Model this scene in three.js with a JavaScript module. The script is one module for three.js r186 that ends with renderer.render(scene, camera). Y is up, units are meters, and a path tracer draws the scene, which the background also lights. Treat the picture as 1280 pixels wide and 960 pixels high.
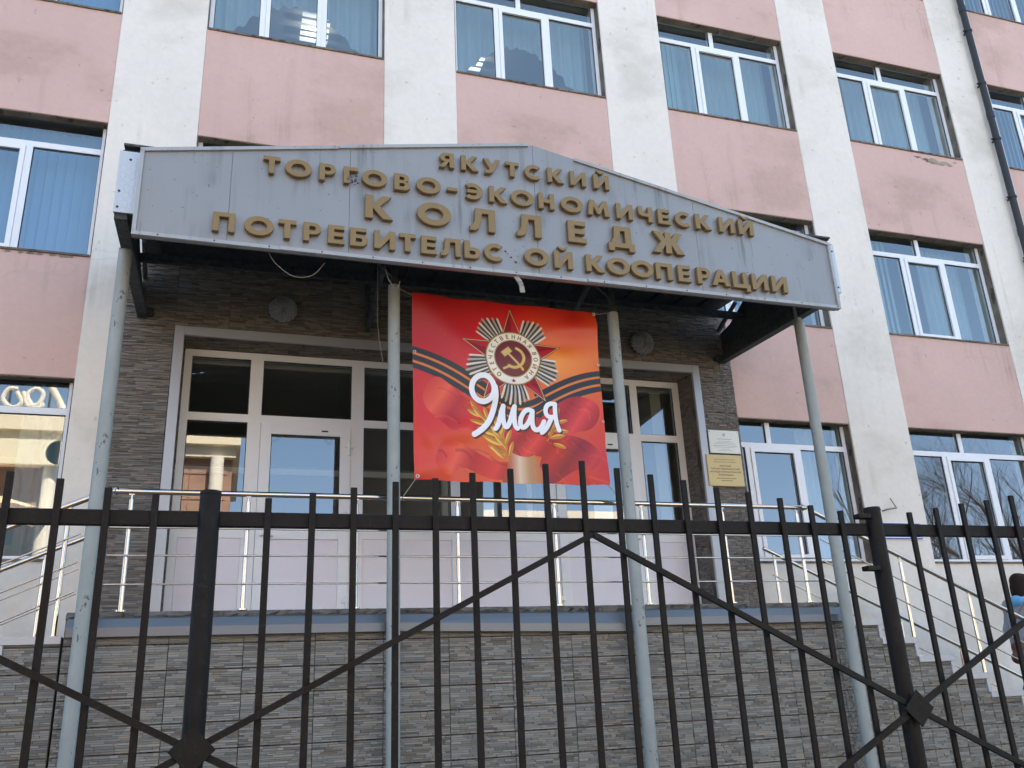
import * as THREE from 'three';
import { mergeGeometries } from 'three/addons/utils/BufferGeometryUtils.js';
import { RoundedBoxGeometry } from 'three/addons/geometries/RoundedBoxGeometry.js';
import { MarchingCubes } from 'three/addons/objects/MarchingCubes.js';

// ---------------------------------------------------------------- camera, sky, sun, exposure
// x runs along the facade (0 = the photographer), the facade is the plane z = 0, heights written Y are measured from eye level.
const EYE = 1.53, CAMZ = 9.48;
const scene = new THREE.Scene();
const camera = new THREE.PerspectiveCamera(47.22, 4 / 3, 0.1, 600);
camera.position.set(0, EYE, CAMZ);
const rad = THREE.MathUtils.degToRad;
camera.rotation.set(rad(19.467), rad(-18.5026), rad(-2.5948), 'YXZ');
const renderer = new THREE.WebGLRenderer();
renderer.toneMapping = THREE.LinearToneMapping;
renderer.toneMappingExposure = 4.2;
renderer.shadowMap.enabled = true;

const sunDir = new THREE.Vector3(0.25, 0.86, -0.72).normalize();
{ // clear spring sky: blue overhead, paler to the horizon, brighter round the sun
  const W = 512, Hh = 256, d = new Float32Array(W * Hh * 4);
  for (let j = 0; j < Hh; j++) for (let i = 0; i < W; i++) {
    const el = ((j + 0.5) / Hh - 0.5) * Math.PI, az = ((i + 0.5) / W - 0.5) * 2 * Math.PI;
    const dir = new THREE.Vector3(Math.cos(el) * Math.cos(az), Math.sin(el), Math.cos(el) * Math.sin(az));
    const s = Math.max(0, Math.sin(el)), t = Math.pow(1 - s, 9);
    const c = Math.max(0, dir.dot(sunDir)), glow = 0.15 * c * c + 0.10 * Math.pow(c, 6) + 0.5 * Math.pow(c, 60);
    const q = Math.pow(1 - s, 3);
    let r = 0.125 + 0.20 * q + 0.30 * t, g = 0.20 + 0.355 * q + 0.20 * t, b = 0.315 + 0.57 * q + 0.06 * t;
    if (el < 0) { r = 0.36; g = 0.36; b = 0.36; }
    const k = (j * W + i) * 4;
    d[k] = r + glow; d[k + 1] = g + glow * 0.95; d[k + 2] = b + glow * 0.85; d[k + 3] = 1;
  }
  const sky = new THREE.DataTexture(d, W, Hh, THREE.RGBAFormat, THREE.FloatType);
  sky.mapping = THREE.EquirectangularReflectionMapping; sky.magFilter = THREE.LinearFilter; sky.needsUpdate = true;
  scene.background = sky; scene.environment = sky;
}
const sun = new THREE.DirectionalLight(new THREE.Color(1, 0.86, 0.66), 5);
sun.position.copy(sunDir).multiplyScalar(80); sun.castShadow = true;
sun.shadow.mapSize.set(2048, 2048);
Object.assign(sun.shadow.camera, { left: -60, right: 60, top: 60, bottom: -60, near: 1, far: 200 });
scene.add(sun, sun.target);

// ---------------------------------------------------------------- helpers
let seed = 12345;
const rnd = (a = 0, b = 1) => { seed = (seed * 1664525 + 1013904223) >>> 0; return a + (b - a) * seed / 4294967296; };
function hash2(x, y, s) { let h = (x * 374761393 + y * 668265263 + s * 974634777) | 0; h = Math.imul(h ^ (h >>> 13), 1274126177); return ((h ^ (h >>> 16)) >>> 0) / 4294967296; }
function vnoise(x, y, px, py, s) {
  const xi = Math.floor(x), yi = Math.floor(y), fx = x - xi, fy = y - yi, u = fx * fx * (3 - 2 * fx), v = fy * fy * (3 - 2 * fy);
  const x0 = ((xi % px) + px) % px, x1 = (x0 + 1) % px, y0 = ((yi % py) + py) % py, y1 = (y0 + 1) % py;
  return (hash2(x0, y0, s) * (1 - u) + hash2(x1, y0, s) * u) * (1 - v) + (hash2(x0, y1, s) * (1 - u) + hash2(x1, y1, s) * u) * v;
}
function fbm(u, v, f, fy, oct, s) { let a = 0, w = 0.5, t = 0; for (let o = 0; o < oct; o++) { a += w * vnoise(u * f, v * fy, f, fy, s + o); t += w; w *= 0.55; f *= 2; fy *= 2; } return a / t; }
function dataTex(n, fn, size, srgb = true) { // fn(u,v) -> [r,g,b] 0..1 ; size = metres per tile
  const d = new Uint8Array(n * n * 4);
  for (let j = 0; j < n; j++) for (let i = 0; i < n; i++) { const c = fn(i / n, j / n), k = (j * n + i) * 4; for (let q = 0; q < 3; q++) d[k + q] = Math.max(0, Math.min(255, c[q] * 255)); d[k + 3] = 255; }
  const t = new THREE.DataTexture(d, n, n); t.wrapS = t.wrapT = THREE.RepeatWrapping; t.magFilter = THREE.LinearFilter; t.minFilter = THREE.LinearFilter;
  if (srgb) t.colorSpace = THREE.SRGBColorSpace; t.repeat.set(1 / size, 1 / size); t.needsUpdate = true; return t;
}
const smooth = (a, b, x) => { const t = Math.max(0, Math.min(1, (x - a) / (b - a))); return t * t * (3 - 2 * t); };
const names = {};
function numbered(n) { const k = names[n] = (names[n] ?? -1) + 1; return k ? `${n}_${String(k).padStart(3, '0')}` : n; }
function metreUV(g) { // texture coordinates in metres, by the way each face points
  if (g.index) g = g.toNonIndexed();
  if (!g.attributes.normal) g.computeVertexNormals();
  const p = g.attributes.position, uv = new Float32Array(p.count * 2), a = new THREE.Vector3(), b = new THREE.Vector3(), c = new THREE.Vector3();
  for (let i = 0; i < p.count; i += 3) {
    a.fromBufferAttribute(p, i); b.fromBufferAttribute(p, i + 1); c.fromBufferAttribute(p, i + 2);
    const n = b.clone().sub(a).cross(c.clone().sub(a)), ax = Math.abs(n.x), ay = Math.abs(n.y), az = Math.abs(n.z);
    [a, b, c].forEach((q, k) => { const w = (i + k) * 2; if (az >= ax && az >= ay) { uv[w] = q.x; uv[w + 1] = q.y; } else if (ax >= ay) { uv[w] = q.z; uv[w + 1] = q.y; } else { uv[w] = q.x; uv[w + 1] = q.z; } });
  }
  g.setAttribute('uv', new THREE.BufferAttribute(uv, 2)); return g;
}
const box = (x0, x1, y0, y1, z0, z1) => new THREE.BoxGeometry(x1 - x0, y1 - y0, z1 - z0).translate((x0 + x1) / 2, (y0 + y1) / 2, (z0 + z1) / 2);
const rbox = (x0, x1, y0, y1, z0, z1, r = 0.003) => new RoundedBoxGeometry(x1 - x0, y1 - y0, z1 - z0, 1, r).translate((x0 + x1) / 2, (y0 + y1) / 2, (z0 + z1) / 2);
function prep(g) { g = metreUV(g); for (const k of Object.keys(g.attributes)) if (!['position', 'normal', 'uv', 'color'].includes(k)) g.deleteAttribute(k); return g; }
const merge = (gs) => gs.length === 1 ? prep(gs[0]) : mergeGeometries(gs.map(prep));
const V = (x, y, z) => new THREE.Vector3(x, y, z);
function rod(a, b, r, seg = 10, r2 = r) { const d = b.clone().sub(a), g = new THREE.CylinderGeometry(r2, r, d.length(), seg); g.applyQuaternion(new THREE.Quaternion().setFromUnitVectors(V(0, 1, 0), d.clone().normalize())); const m = a.clone().add(b).multiplyScalar(0.5); return g.translate(m.x, m.y, m.z); }
function bar(a, b, w, h) { // square bar from a to b, w across, h deep
  const d = b.clone().sub(a), g = new THREE.BoxGeometry(w, d.length(), h), y = d.clone().normalize(), z0 = Math.abs(y.z) > 0.9 ? V(1, 0, 0) : V(0, 0, 1), x = y.clone().cross(z0).normalize(), z = x.clone().cross(y);
  g.applyMatrix4(new THREE.Matrix4().makeBasis(x, y, z)); const m = a.clone().add(b).multiplyScalar(0.5); return g.translate(m.x, m.y, m.z);
}
function tag(o, label, category, group) { o.userData.label = label; o.userData.category = category; if (group) o.userData.group = group; return o; }
function thing(name, label, category, [x, Y, z], group) { const o = new THREE.Group(); o.name = numbered(name); o.position.set(x, Y + EYE, z); o.userData.at = [x, Y, z]; scene.add(o); return tag(o, label, category, group); }
// a part: geometry written in (x, Y, z) of the place, moved into its thing's own axes
function part(root, name, g, m, owner = root) { const [x, Y, z] = root.userData.at; const gg = Array.isArray(g) ? merge(g) : prep(g); gg.translate(-x, -Y, -z); const o = new THREE.Mesh(gg, m); o.name = name; o.castShadow = o.receiveShadow = true; owner.add(o); return o; }
function structure(name, g, m) { const o = new THREE.Mesh(Array.isArray(g) ? merge(g) : prep(g), m); o.name = numbered(name); o.position.y = EYE; o.userData.kind = 'structure'; o.castShadow = o.receiveShadow = true; scene.add(o); return o; }
const lin = (r, g, b) => new THREE.Color().setRGB(r, g, b);
const mat = (c, o = {}) => new THREE.MeshStandardMaterial({ color: c, roughness: 0.8, ...o });
// where the ray through a pixel of the 1280 x 960 photograph meets the plane at distance D in front of the photographer: [x, Y]
camera.updateMatrixWorld();
function at(px, py, D) { const r = V(px - 640, 480 - py, -1098.13).applyQuaternion(camera.quaternion), t = D / -r.z; return [r.x * t, r.y * t]; }

// ---------------------------------------------------------------- materials
const plasterMap = dataTex(1024, (u, v) => {
  let k = 0.95 + 0.09 * (fbm(u, v, 4, 3, 6, 1) - 0.5) + 0.035 * (fbm(u, v, 120, 120, 3, 7) - 0.5);
  const blot = smooth(0.52, 0.78, fbm(u, v, 6, 9, 6, 21)) * 0.065, streak = smooth(0.55, 0.85, fbm(u, v, 60, 3, 5, 33)) * smooth(0.42, 0.7, fbm(u, v, 5, 5, 4, 40)) * 0.075;
  const fleck = smooth(0.80, 0.9, fbm(u, v, 70, 60, 3, 55)) * 0.10, crack = smooth(0.006, 0.0, Math.abs(fbm(u, v, 3, 4, 5, 61) - 0.5)) * smooth(0.62, 0.72, fbm(u, v, 4, 4, 3, 66)) * 0.03;
  const dk = blot + streak + fleck + crack; k -= dk;
  return [k, k - dk * 0.06, k - dk * 0.22];
}, 6.3);
const plasterBump = dataTex(512, (u, v) => { const k = 0.6 * fbm(u, v, 12, 12, 4, 3) + 0.4 * fbm(u, v, 90, 90, 2, 4); return [k, k, k]; }, 2.1, false);
const concreteMap = dataTex(512, (u, v) => { const k = 0.7 + 0.45 * (fbm(u, v, 8, 8, 6, 81) - 0.5) - 0.25 * smooth(0.6, 0.75, fbm(u, v, 24, 10, 3, 88)); return [k, k * 0.97, k * 0.92]; }, 1.7);
const sheetMap = dataTex(1024, (u, v) => {
  let k = 0.93 + 0.06 * (fbm(u, v, 4, 3, 3, 101) - 0.5);
  const s = smooth(0.5, 0.85, fbm(u, v, 48, 3, 4, 111)) * 0.13 * smooth(0.4, 0.75, fbm(u, v, 5, 6, 3, 117)) + smooth(0.70, 0.78, fbm(u, v, 120, 5, 2, 119)) * smooth(0.5, 0.7, fbm(u, v, 6, 6, 3, 121)) * 0.10;
  const sp = smooth(0.88, 0.92, fbm(u, v, 120, 120, 2, 131)) * 0.3; k -= s + sp; return [k, k - s * 0.03, k - s * 0.10];
}, 3.0);
const pipeMap = dataTex(512, (u, v) => {
  const chip = 0.6 * smooth(0.69, 0.72, fbm(u, v, 90, 40, 3, 141)) * smooth(0.55, 0.66, fbm(u, v, 7, 4, 3, 145)), k = 0.95 + 0.14 * (fbm(u, v, 6, 6, 5, 151) - 0.5);
  return [k * (1 - 0.78 * chip), k * (1 - 0.80 * chip), k * (1 - 0.80 * chip)];
}, 1.3);
const blackMap = dataTex(256, (u, v) => { const k = 0.72 + 0.5 * (fbm(u, v, 14, 14, 5, 161) - 0.5) + 0.5 * smooth(0.72, 0.8, fbm(u, v, 60, 60, 2, 166)); return [k, k * 0.985, k * 0.97]; }, 0.5);
const M = {
  white: mat(lin(0.875, 0.81, 0.71), { map: plasterMap, bumpMap: plasterBump, bumpScale: 0.0022, roughness: 0.92 }),
  pink: mat(lin(0.70, 0.475, 0.405), { map: plasterMap, bumpMap: plasterBump, bumpScale: 0.0022, roughness: 0.92 }),
  concrete: mat(lin(0.36, 0.325, 0.28), { map: concreteMap, bumpMap: concreteMap, bumpScale: 0.006, roughness: 0.95 }),
  slab: mat(lin(0.34, 0.33, 0.31), { map: concreteMap, bumpMap: concreteMap, bumpScale: 0.01, roughness: 0.95 }),
  pvc: mat(lin(0.82, 0.83, 0.84), { roughness: 0.35 }),
  panelWhite: mat(lin(0.80, 0.77, 0.82), { roughness: 0.4 }),
  gasket: mat(lin(0.02, 0.02, 0.02), { roughness: 0.7 }),
  glass: new THREE.MeshPhysicalMaterial({ color: lin(0.86, 0.92, 0.93), transmission: 1, thickness: 0, roughness: 0, ior: 2.6 }),
  blindBlue: mat(lin(0.11, 0.27, 0.46), { roughness: 0.9, side: THREE.DoubleSide }),
  blind: mat(lin(0.25, 0.37, 0.38), { roughness: 0.9, side: THREE.DoubleSide }),
  tulle: mat(lin(0.24, 0.32, 0.33), { roughness: 0.95, side: THREE.DoubleSide }),
  room: mat(lin(0.30, 0.29, 0.25), { roughness: 0.95 }),
  stone: mat(lin(1, 1, 1), { vertexColors: true, roughness: 0.75 }),
  trim: mat(lin(0.44, 0.46, 0.48), { roughness: 0.38, metalness: 0.25 }),
  flashing: mat(lin(0.145, 0.16, 0.175), { roughness: 0.32, metalness: 0.4 }),
  steel: mat(lin(0.66, 0.60, 0.52), { roughness: 0.13, metalness: 1 }),
  sheet: mat(lin(0.34, 0.34, 0.335), { map: sheetMap, roughness: 0.42, metalness: 0.25 }),
  edge: mat(lin(0.45, 0.45, 0.44), { map: sheetMap, roughness: 0.42, metalness: 0.15 }),
  plate: mat(lin(0.62, 0.62, 0.62), { roughness: 0.35, metalness: 0.7 }),
  frameSteel: mat(lin(0.10, 0.115, 0.12), { map: blackMap, roughness: 0.7 }),
  gold: mat(lin(0.25, 0.162, 0.063), { roughness: 0.48, metalness: 0.25 }),
  pipe: mat(lin(0.34, 0.37, 0.345), { map: pipeMap, roughness: 0.55 }),
  fence: new THREE.MeshPhysicalMaterial({ color: lin(0.011, 0.0113, 0.0125), map: blackMap, bumpMap: blackMap, bumpScale: 0.0004, roughness: 0.55, specularIntensity: 0.45 }),
  drain: mat(lin(0.020, 0.018, 0.018), { roughness: 0.5 }),
  lamp: mat(lin(0.26, 0.26, 0.26), { roughness: 0.3 }),
  wire: mat(lin(0.30, 0.28, 0.23), { roughness: 0.7 }),
  bronze: mat(lin(0.60, 0.45, 0.22), { roughness: 0.4, metalness: 0.2 }),
};

// ---------------------------------------------------------------- ground
structure('ground', new THREE.PlaneGeometry(260, 260).rotateX(-Math.PI / 2).translate(0, -EYE, 30), mat(lin(0.36, 0.34, 0.31), { map: concreteMap, roughness: 0.95 }));

// ---------------------------------------------------------------- the college building
const college = thing('college_building', 'four storey building of white plaster piers and pink bands behind the grey entrance canopy', 'building', [2.5, -EYE, 0]);
const PIT = 3.19, X0 = -0.62, WW = 2.22, left = (k) => X0 + PIT * k, SILL = [1.41, 4.69, 7.985, 11.29], HEAD = [3.28, 6.42, 9.70, 13.0], TOP = 14.4, KMIN = -2, KMAX = 5;
for (let k = KMIN; k <= KMAX + 1; k++) { // piers between the window bays
  const x0 = left(k) - (PIT - WW), x1 = left(k), y0 = k === 1 || k === 2 ? 4.0 : -EYE;
  part(college, 'pier', rbox(x0, x1, y0, TOP, -0.4, 0.012, 0.008), M.white);
}
for (let k = KMIN; k <= KMAX; k++) {
  const x0 = left(k), x1 = x0 + WW;
  for (let f = 0; f < 4; f++) {
    const y0 = HEAD[f], y1 = f < 3 ? SILL[f + 1] : TOP;
    const yb = f === 0 && (k === 0 || k === 1) ? 4.1 : y0;
    part(college, 'pink_band', rbox(x0, x1, yb, y1, -0.11, 0, 0.006), M.pink);
    part(college, 'inner_wall', box(x0, x1, yb + 0.13, y1, -0.4, -0.112), M.room);
  }
  if (k !== 0 && k !== 1) part(college, 'base_wall', rbox(x0, x1, -EYE, SILL[0], -0.4, -0.002, 0.006), M.white);
}
part(college, 'base_wall', box(left(0) - 0.002, 5.55, -EYE, 0.70, -0.4, -0.002), M.white);
part(college, 'end_wall', [box(-24, left(KMIN) - (PIT - WW), -EYE, TOP, -0.4, 0), box(left(KMAX + 1), 44, -EYE, TOP, -0.4, 0)], M.white);
part(college, 'shell', [box(-24, 44, -EYE, TOP, -12.4, -12), box(-24.3, -24, -EYE, TOP, -12.4, 0), box(44, 44.3, -EYE, TOP, -12.4, 0), box(-24.2, 44.2, TOP, TOP + 0.4, -12.6, 0.25)], M.white);
part(college, 'floor_slab', [0, 1, 2, 3].map((f) => box(-24, 44, SILL[f] - 1.0, SILL[f] - 0.72, -12, -0.402)), M.room);
part(college, 'partition', [box(-24, 44, -EYE, TOP, -5.2, -5.0), ...[-2, -1, 0, 2, 3, 4, 5].flatMap((k) => [box(left(k) - 0.55, left(k) - 0.40, k === 0 ? 4.0 : -EYE, TOP, -5, -0.402)]), box(-1.15, -1.0, -EYE, 4, -5, -0.402)], M.room);

function pleats(x0, x1, y0, yTop, z, n, amp, bottom) { // a hanging cloth or a row of upright slats
  const N = n * 6, R = 10, pos = [], idx = [];
  for (let i = 0; i <= N; i++) for (let j = 0; j <= R; j++) {
    const u = i / N, x = x0 + (x1 - x0) * u, yb = bottom ? bottom(u) : y0;
    pos.push(x, yb + (yTop - yb) * j / R, z + amp * Math.sin(u * n * Math.PI * 2 + 0.8 * Math.sin(u * 17)) * (1 - 0.35 * j / R));
  }
  for (let i = 0; i < N; i++) for (let j = 0; j < R; j++) { const a = i * (R + 1) + j, b = a + R + 1; idx.push(a, b, a + 1, b, b + 1, a + 1); }
  const g = new THREE.BufferGeometry(); g.setAttribute('position', new THREE.Float32BufferAttribute(pos, 3)); g.setIndex(idx); g.computeVertexNormals(); return g;
}
function slats(x0, x1, y0, y1, z, w, turn) { const gs = []; for (let x = x0 + w / 2; x < x1 - w / 3; x += w * 0.93) { const g = new THREE.BoxGeometry(w, y1 - y0, 0.002); g.rotateY(turn + rnd(-0.10, 0.10)); g.translate(x, (y0 + y1) / 2, z); gs.push(g); } return gs; }
const ZF = -0.125, FD = 0.07; // front of the window frames, their depth
function makeWindow(k, f, dress) {
  const x0 = left(k), x1 = x0 + WW, y0 = SILL[f], y1 = HEAD[f] + 0.10, yt = HEAD[f] - 0.33, F = 0.062, zf = ZF, zb = ZF - FD;
  const xm = x0 + WW * 0.45, xa = x0 + WW * 0.295, xb = x0 + WW * 0.645;
  const w = part(college, 'window', [
    box(x0, x0 + F, y0, y1, zb, zf), box(x1 - F, x1, y0, y1, zb, zf), box(x0 + F, x1 - F, y1 - F, y1, zb, zf), box(x0 + F, x1 - F, y0, y0 + F, zb, zf),
    box(x0 + F, x1 - F, yt - 0.035, yt + 0.035, zb, zf - 0.001), box(xm - 0.035, xm + 0.035, yt + 0.035, y1 - F, zb, zf - 0.002),
    box(xa - 0.035, xa + 0.035, y0 + F, yt - 0.035, zb, zf - 0.002), box(xb - 0.035, xb + 0.035, y0 + F, yt - 0.035, zb, zf - 0.002)], M.pvc);
  const S = 0.052, sx0 = xa + 0.037, sx1 = xb - 0.037, sy0 = y0 + F + 0.002, sy1 = yt - 0.037;
  part(college, 'sash', [box(sx0, sx0 + S, sy0, sy1, zb + 0.01, zf + 0.014), box(sx1 - S, sx1, sy0, sy1, zb + 0.01, zf + 0.014), box(sx0 + S, sx1 - S, sy0, sy0 + S, zb + 0.01, zf + 0.014), box(sx0 + S, sx1 - S, sy1 - S, sy1, zb + 0.01, zf + 0.014)], M.pvc, w);
  const panes = [[x0 + F, xm - 0.035, yt + 0.035, y1 - F], [xm + 0.035, x1 - F, yt + 0.035, y1 - F], [x0 + F, xa - 0.035, y0 + F, yt - 0.035], [sx0 + S, sx1 - S, sy0 + S, sy1 - S], [xb + 0.035, x1 - F, y0 + F, yt - 0.035]];
  for (const [a, b, c, d] of panes) {
    const g = new THREE.PlaneGeometry(b - a, d - c); g.rotateX(rnd(-0.0025, 0.0025)).rotateY(rnd(-0.003, 0.003));
    part(college, 'pane', g.translate((a + b) / 2, (c + d) / 2, zf - 0.030), M.glass, w);
    part(college, 'gasket', [box(a, a + 0.007, c, d, zf - 0.028, zf - 0.016), box(b - 0.007, b, c, d, zf - 0.028, zf - 0.016), box(a + 0.007, b - 0.007, d - 0.007, d, zf - 0.028, zf - 0.016), box(a + 0.007, b - 0.007, c, c + 0.007, zf - 0.028, zf - 0.016)], M.gasket, w);
  }
  part(college, 'handle', [box(sx0 + 0.016, sx0 + 0.036, (sy0 + sy1) / 2 - 0.06, (sy0 + sy1) / 2 + 0.06, zb - 0.02, zb + 0.008)], M.pvc, w);
  part(college, 'reveal', [box(x1 - 0.012, x1 + 0.0005, y0, HEAD[f], zf + 0.001, -0.012), box(x0 - 0.0005, x0 + 0.012, y0, HEAD[f], zf + 0.001, -0.012), box(x0 + 0.012, x1 - 0.012, HEAD[f] - 0.012, HEAD[f] + 0.0005, zf + 0.001, -0.008)], M.concrete, w);
  part(college, 'sill', [box(x0 + 0.013, x1 - 0.013, y0 - 0.012, y0 + 0.012, zf + 0.001, 0.02)], M.concrete, w);
  if (dress === 'blind' || dress === 'half') part(college, 'blind', slats(x0 + 0.03, dress === 'half' ? xb : x1 - 0.03, y0 - 0.05, y1 - 0.05, -0.45, 0.11, 0.45), k < 1 || k > 3 || f === 1 ? M.blindBlue : M.blind, w);
  if (dress === 'drape') { part(college, 'blind', slats(x0 + 0.03, xa + 0.1, y0 - 0.05, y1 - 0.05, -0.45, 0.10, 0.5), M.blind, w); part(college, 'curtain', pleats(xb - 0.1, x1 - 0.04, y0 - 0.2, y1 - 0.03, -0.55, 7, 0.035), M.tulle, w); }
  if (dress === 'sheer' || dress === 'open') { part(college, 'curtain', pleats(xa - 0.12, x1 - 0.04, y0 - 0.2, y1 - 0.03, -0.52, 13, 0.028), M.tulle, w); if (dress === 'sheer') part(college, 'blind', slats(x0 + 0.03, xa - 0.05, y0 - 0.05, y1 - 0.05, -0.44, 0.09, 0.25), M.blind, w); }
  if (dress === 'side') part(college, 'curtain', [pleats(x0 + 0.05, xa - 0.1, y0 - 0.3, y1 - 0.02, -0.5, 5, 0.03), pleats(xb + 0.25, x1 - 0.03, y0 - 0.3, y1 - 0.02, -0.5, 4, 0.03)], M.tulle, w);
  if (dress === 'swag') { part(college, 'curtain', pleats(x0 + 0.03, x1 - 0.03, y0, y1 - 0.02, -0.5, 15, 0.03, (u) => y0 - 0.1 + 1.10 * Math.pow(Math.sin(Math.PI * u), 0.8) + 0.05 * Math.abs(Math.sin(u * 34))), M.tulle, w); }
  return w;
}
const dressing = { '-1,0': 'side', '2,0': 'side', '3,0': 'none', '4,0': 'side', '-2,0': 'side', '-2,1': 'blind', '-1,1': 'blind', '0,1': 'blind', '1,1': 'side', '2,1': 'half', '3,1': 'drape', '4,1': 'blind', '-2,2': 'blind', '-1,2': 'blind', '0,2': 'swag', '1,2': 'swag', '2,2': 'sheer', '3,2': 'open', '4,2': 'blind' };
for (let k = KMIN; k <= KMAX; k++) for (let f = 0; f < 4; f++) { if (f === 0 && (k === 0 || k === 1)) continue; makeWindow(k, f, dressing[`${k},${f}`] || 'blind'); }
for (const [lx, nm] of [[0.85, 0], [3.45, 1]]) { // fluorescent louvre lamps on the ceiling behind the swagged curtains
  const ly = 10.18, lz = -2.2, g = []; for (let i = 0; i < 5; i++) g.push(box(lx - 0.22, lx + 0.22, ly - 0.02, ly, lz - 0.28 + i * 0.14, lz - 0.21 + i * 0.14));
  part(college, 'ceiling_lamp', g, mat(lin(0.8, 0.8, 0.8), { emissive: lin(1, 1, 0.95), emissiveIntensity: 0.16 }));
  const pl = new THREE.PointLight(lin(1, 1, 0.95), 0.12, 0, 2); pl.position.set(lx, ly - 0.12 + EYE, lz); pl.castShadow = true; scene.add(pl);
}
{ // a patch of flaked paint under a third floor window, and smaller flakes
  const blob = (cx, cy, rx, ry, n) => { const s = new THREE.Shape(); for (let i = 0; i <= n; i++) { const a = i / n * Math.PI * 2, q = 0.65 + 0.5 * hash2(i % n, Math.round(cx * 100), 5), x = cx + rx * q * Math.cos(a), y = cy + ry * q * Math.sin(a); i ? s.lineTo(x, y) : s.moveTo(x, y); } return new THREE.ExtrudeGeometry(s, { depth: 0.003, bevelEnabled: false }); };
  const gs = []; for (let i = 0; i < 20; i++) { const t = rnd(); gs.push(blob(10.22 + t * 0.85, SILL[2] - 0.055 - rnd(0, 0.06) - 0.05 * Math.sin(t * 3), rnd(0.03, 0.10), rnd(0.012, 0.035), 13).translate(0, 0, 0.0008 + i * 0.0003)); }
  for (let i = 0; i < 7; i++) gs.push(blob(-2.4 + i * 0.1 + rnd(0, 0.04), SILL[1] - 0.03, rnd(0.02, 0.05), rnd(0.01, 0.018), 11).translate(0, 0, 0.0008 + i * 0.0003));
  part(college, 'flaked_paint', gs, mat(lin(0.70, 0.63, 0.55), { map: concreteMap, roughness: 0.95 }));
}
// ---- stacked-stone facing panels: a thin board with rows of small proud stones
function stonePanel(w, h, tint) {
  const pos = [], nor = [], col = [];
  const quad = (a, b, c, d, n, k) => { for (const p of [a, b, c, a, c, d]) { pos.push(...p); nor.push(...n); col.push(...k); } };
  const block = (x0, x1, y0, y1, z1, k) => {
    const z0 = -0.016, e = 0.0015; x0 += e; x1 -= e; y0 += e; y1 -= e;
    quad([x0, y0, z1], [x1, y0, z1 + rnd(-0.002, 0.002)], [x1, y1, z1 + rnd(-0.002, 0.002)], [x0, y1, z1], [0, 0, 1], k);
    quad([x0, y1, z1], [x1, y1, z1], [x1, y1, z0], [x0, y1, z0], [0, 1, 0], k); quad([x0, y0, z0], [x1, y0, z0], [x1, y0, z1], [x0, y0, z1], [0, -1, 0], k);
    quad([x1, y0, z1], [x1, y0, z0], [x1, y1, z0], [x1, y1, z1], [1, 0, 0], k); quad([x0, y0, z0], [x0, y0, z1], [x0, y1, z1], [x0, y1, z0], [-1, 0, 0], k);
  };
  const rows = 11;
  const cuts = [0]; for (let r = 0; r < rows; r++) cuts.push(cuts[r] + rnd(0.7, 1.3)); const tot = cuts[rows];
  for (let r = 0; r < rows; r++) {
    const y0 = h * cuts[r] / tot, y1 = h * cuts[r + 1] / tot; let x = 0;
    while (x < w - 1e-4) {
      let x1 = Math.min(w, x + rnd(0.04, 0.19)); if (w - x1 < 0.04) x1 = w;
      const k = rnd(0.66, 1.18) * (rnd() < 0.16 ? 0.66 : 1), warm = rnd(-1, 1) + (rnd() < 0.08 ? 1.6 : 0);
      block(x, x1, y0, y1, rnd(-0.010, 0.003), [tint[0] * k * (1 + 0.05 * warm), tint[1] * k, tint[2] * k * (1 - 0.06 * warm)]); x = x1;
    }
  }
  quad([0, 0, -0.012], [w, 0, -0.012], [w, h, -0.012], [0, h, -0.012], [0, 0, 1], tint.map((c) => c * 0.5));
  const g = new THREE.BufferGeometry(); g.setAttribute('position', new THREE.Float32BufferAttribute(pos, 3)); g.setAttribute('normal', new THREE.Float32BufferAttribute(nor, 3)); g.setAttribute('color', new THREE.Float32BufferAttribute(col, 3)); g.setAttribute('uv', new THREE.Float32BufferAttribute(new Float32Array(pos.length / 3 * 2), 2)); return g;
}
const stoneBrown = [0.205, 0.185, 0.160], stoneGrey = [0.262, 0.252, 0.222];
const variants = (w, h, tint, n = 9) => Array.from({ length: n }, () => stonePanel(w, h, tint));
const GAP = 0.010, VG = 0.004;
function addPanel(root, owner, g, x, y, z, turn = 0, sx = 1, sy = 1) { const [ax, aY, az] = root.userData.at; const m = new THREE.Mesh(g, M.stone); m.name = 'stone_panel'; m.position.set(x - ax, y - aY, z - az); m.rotation.y = turn; m.scale.set(sx, sy, 1); m.castShadow = m.receiveShadow = true; owner.add(m); return m; }
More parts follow.
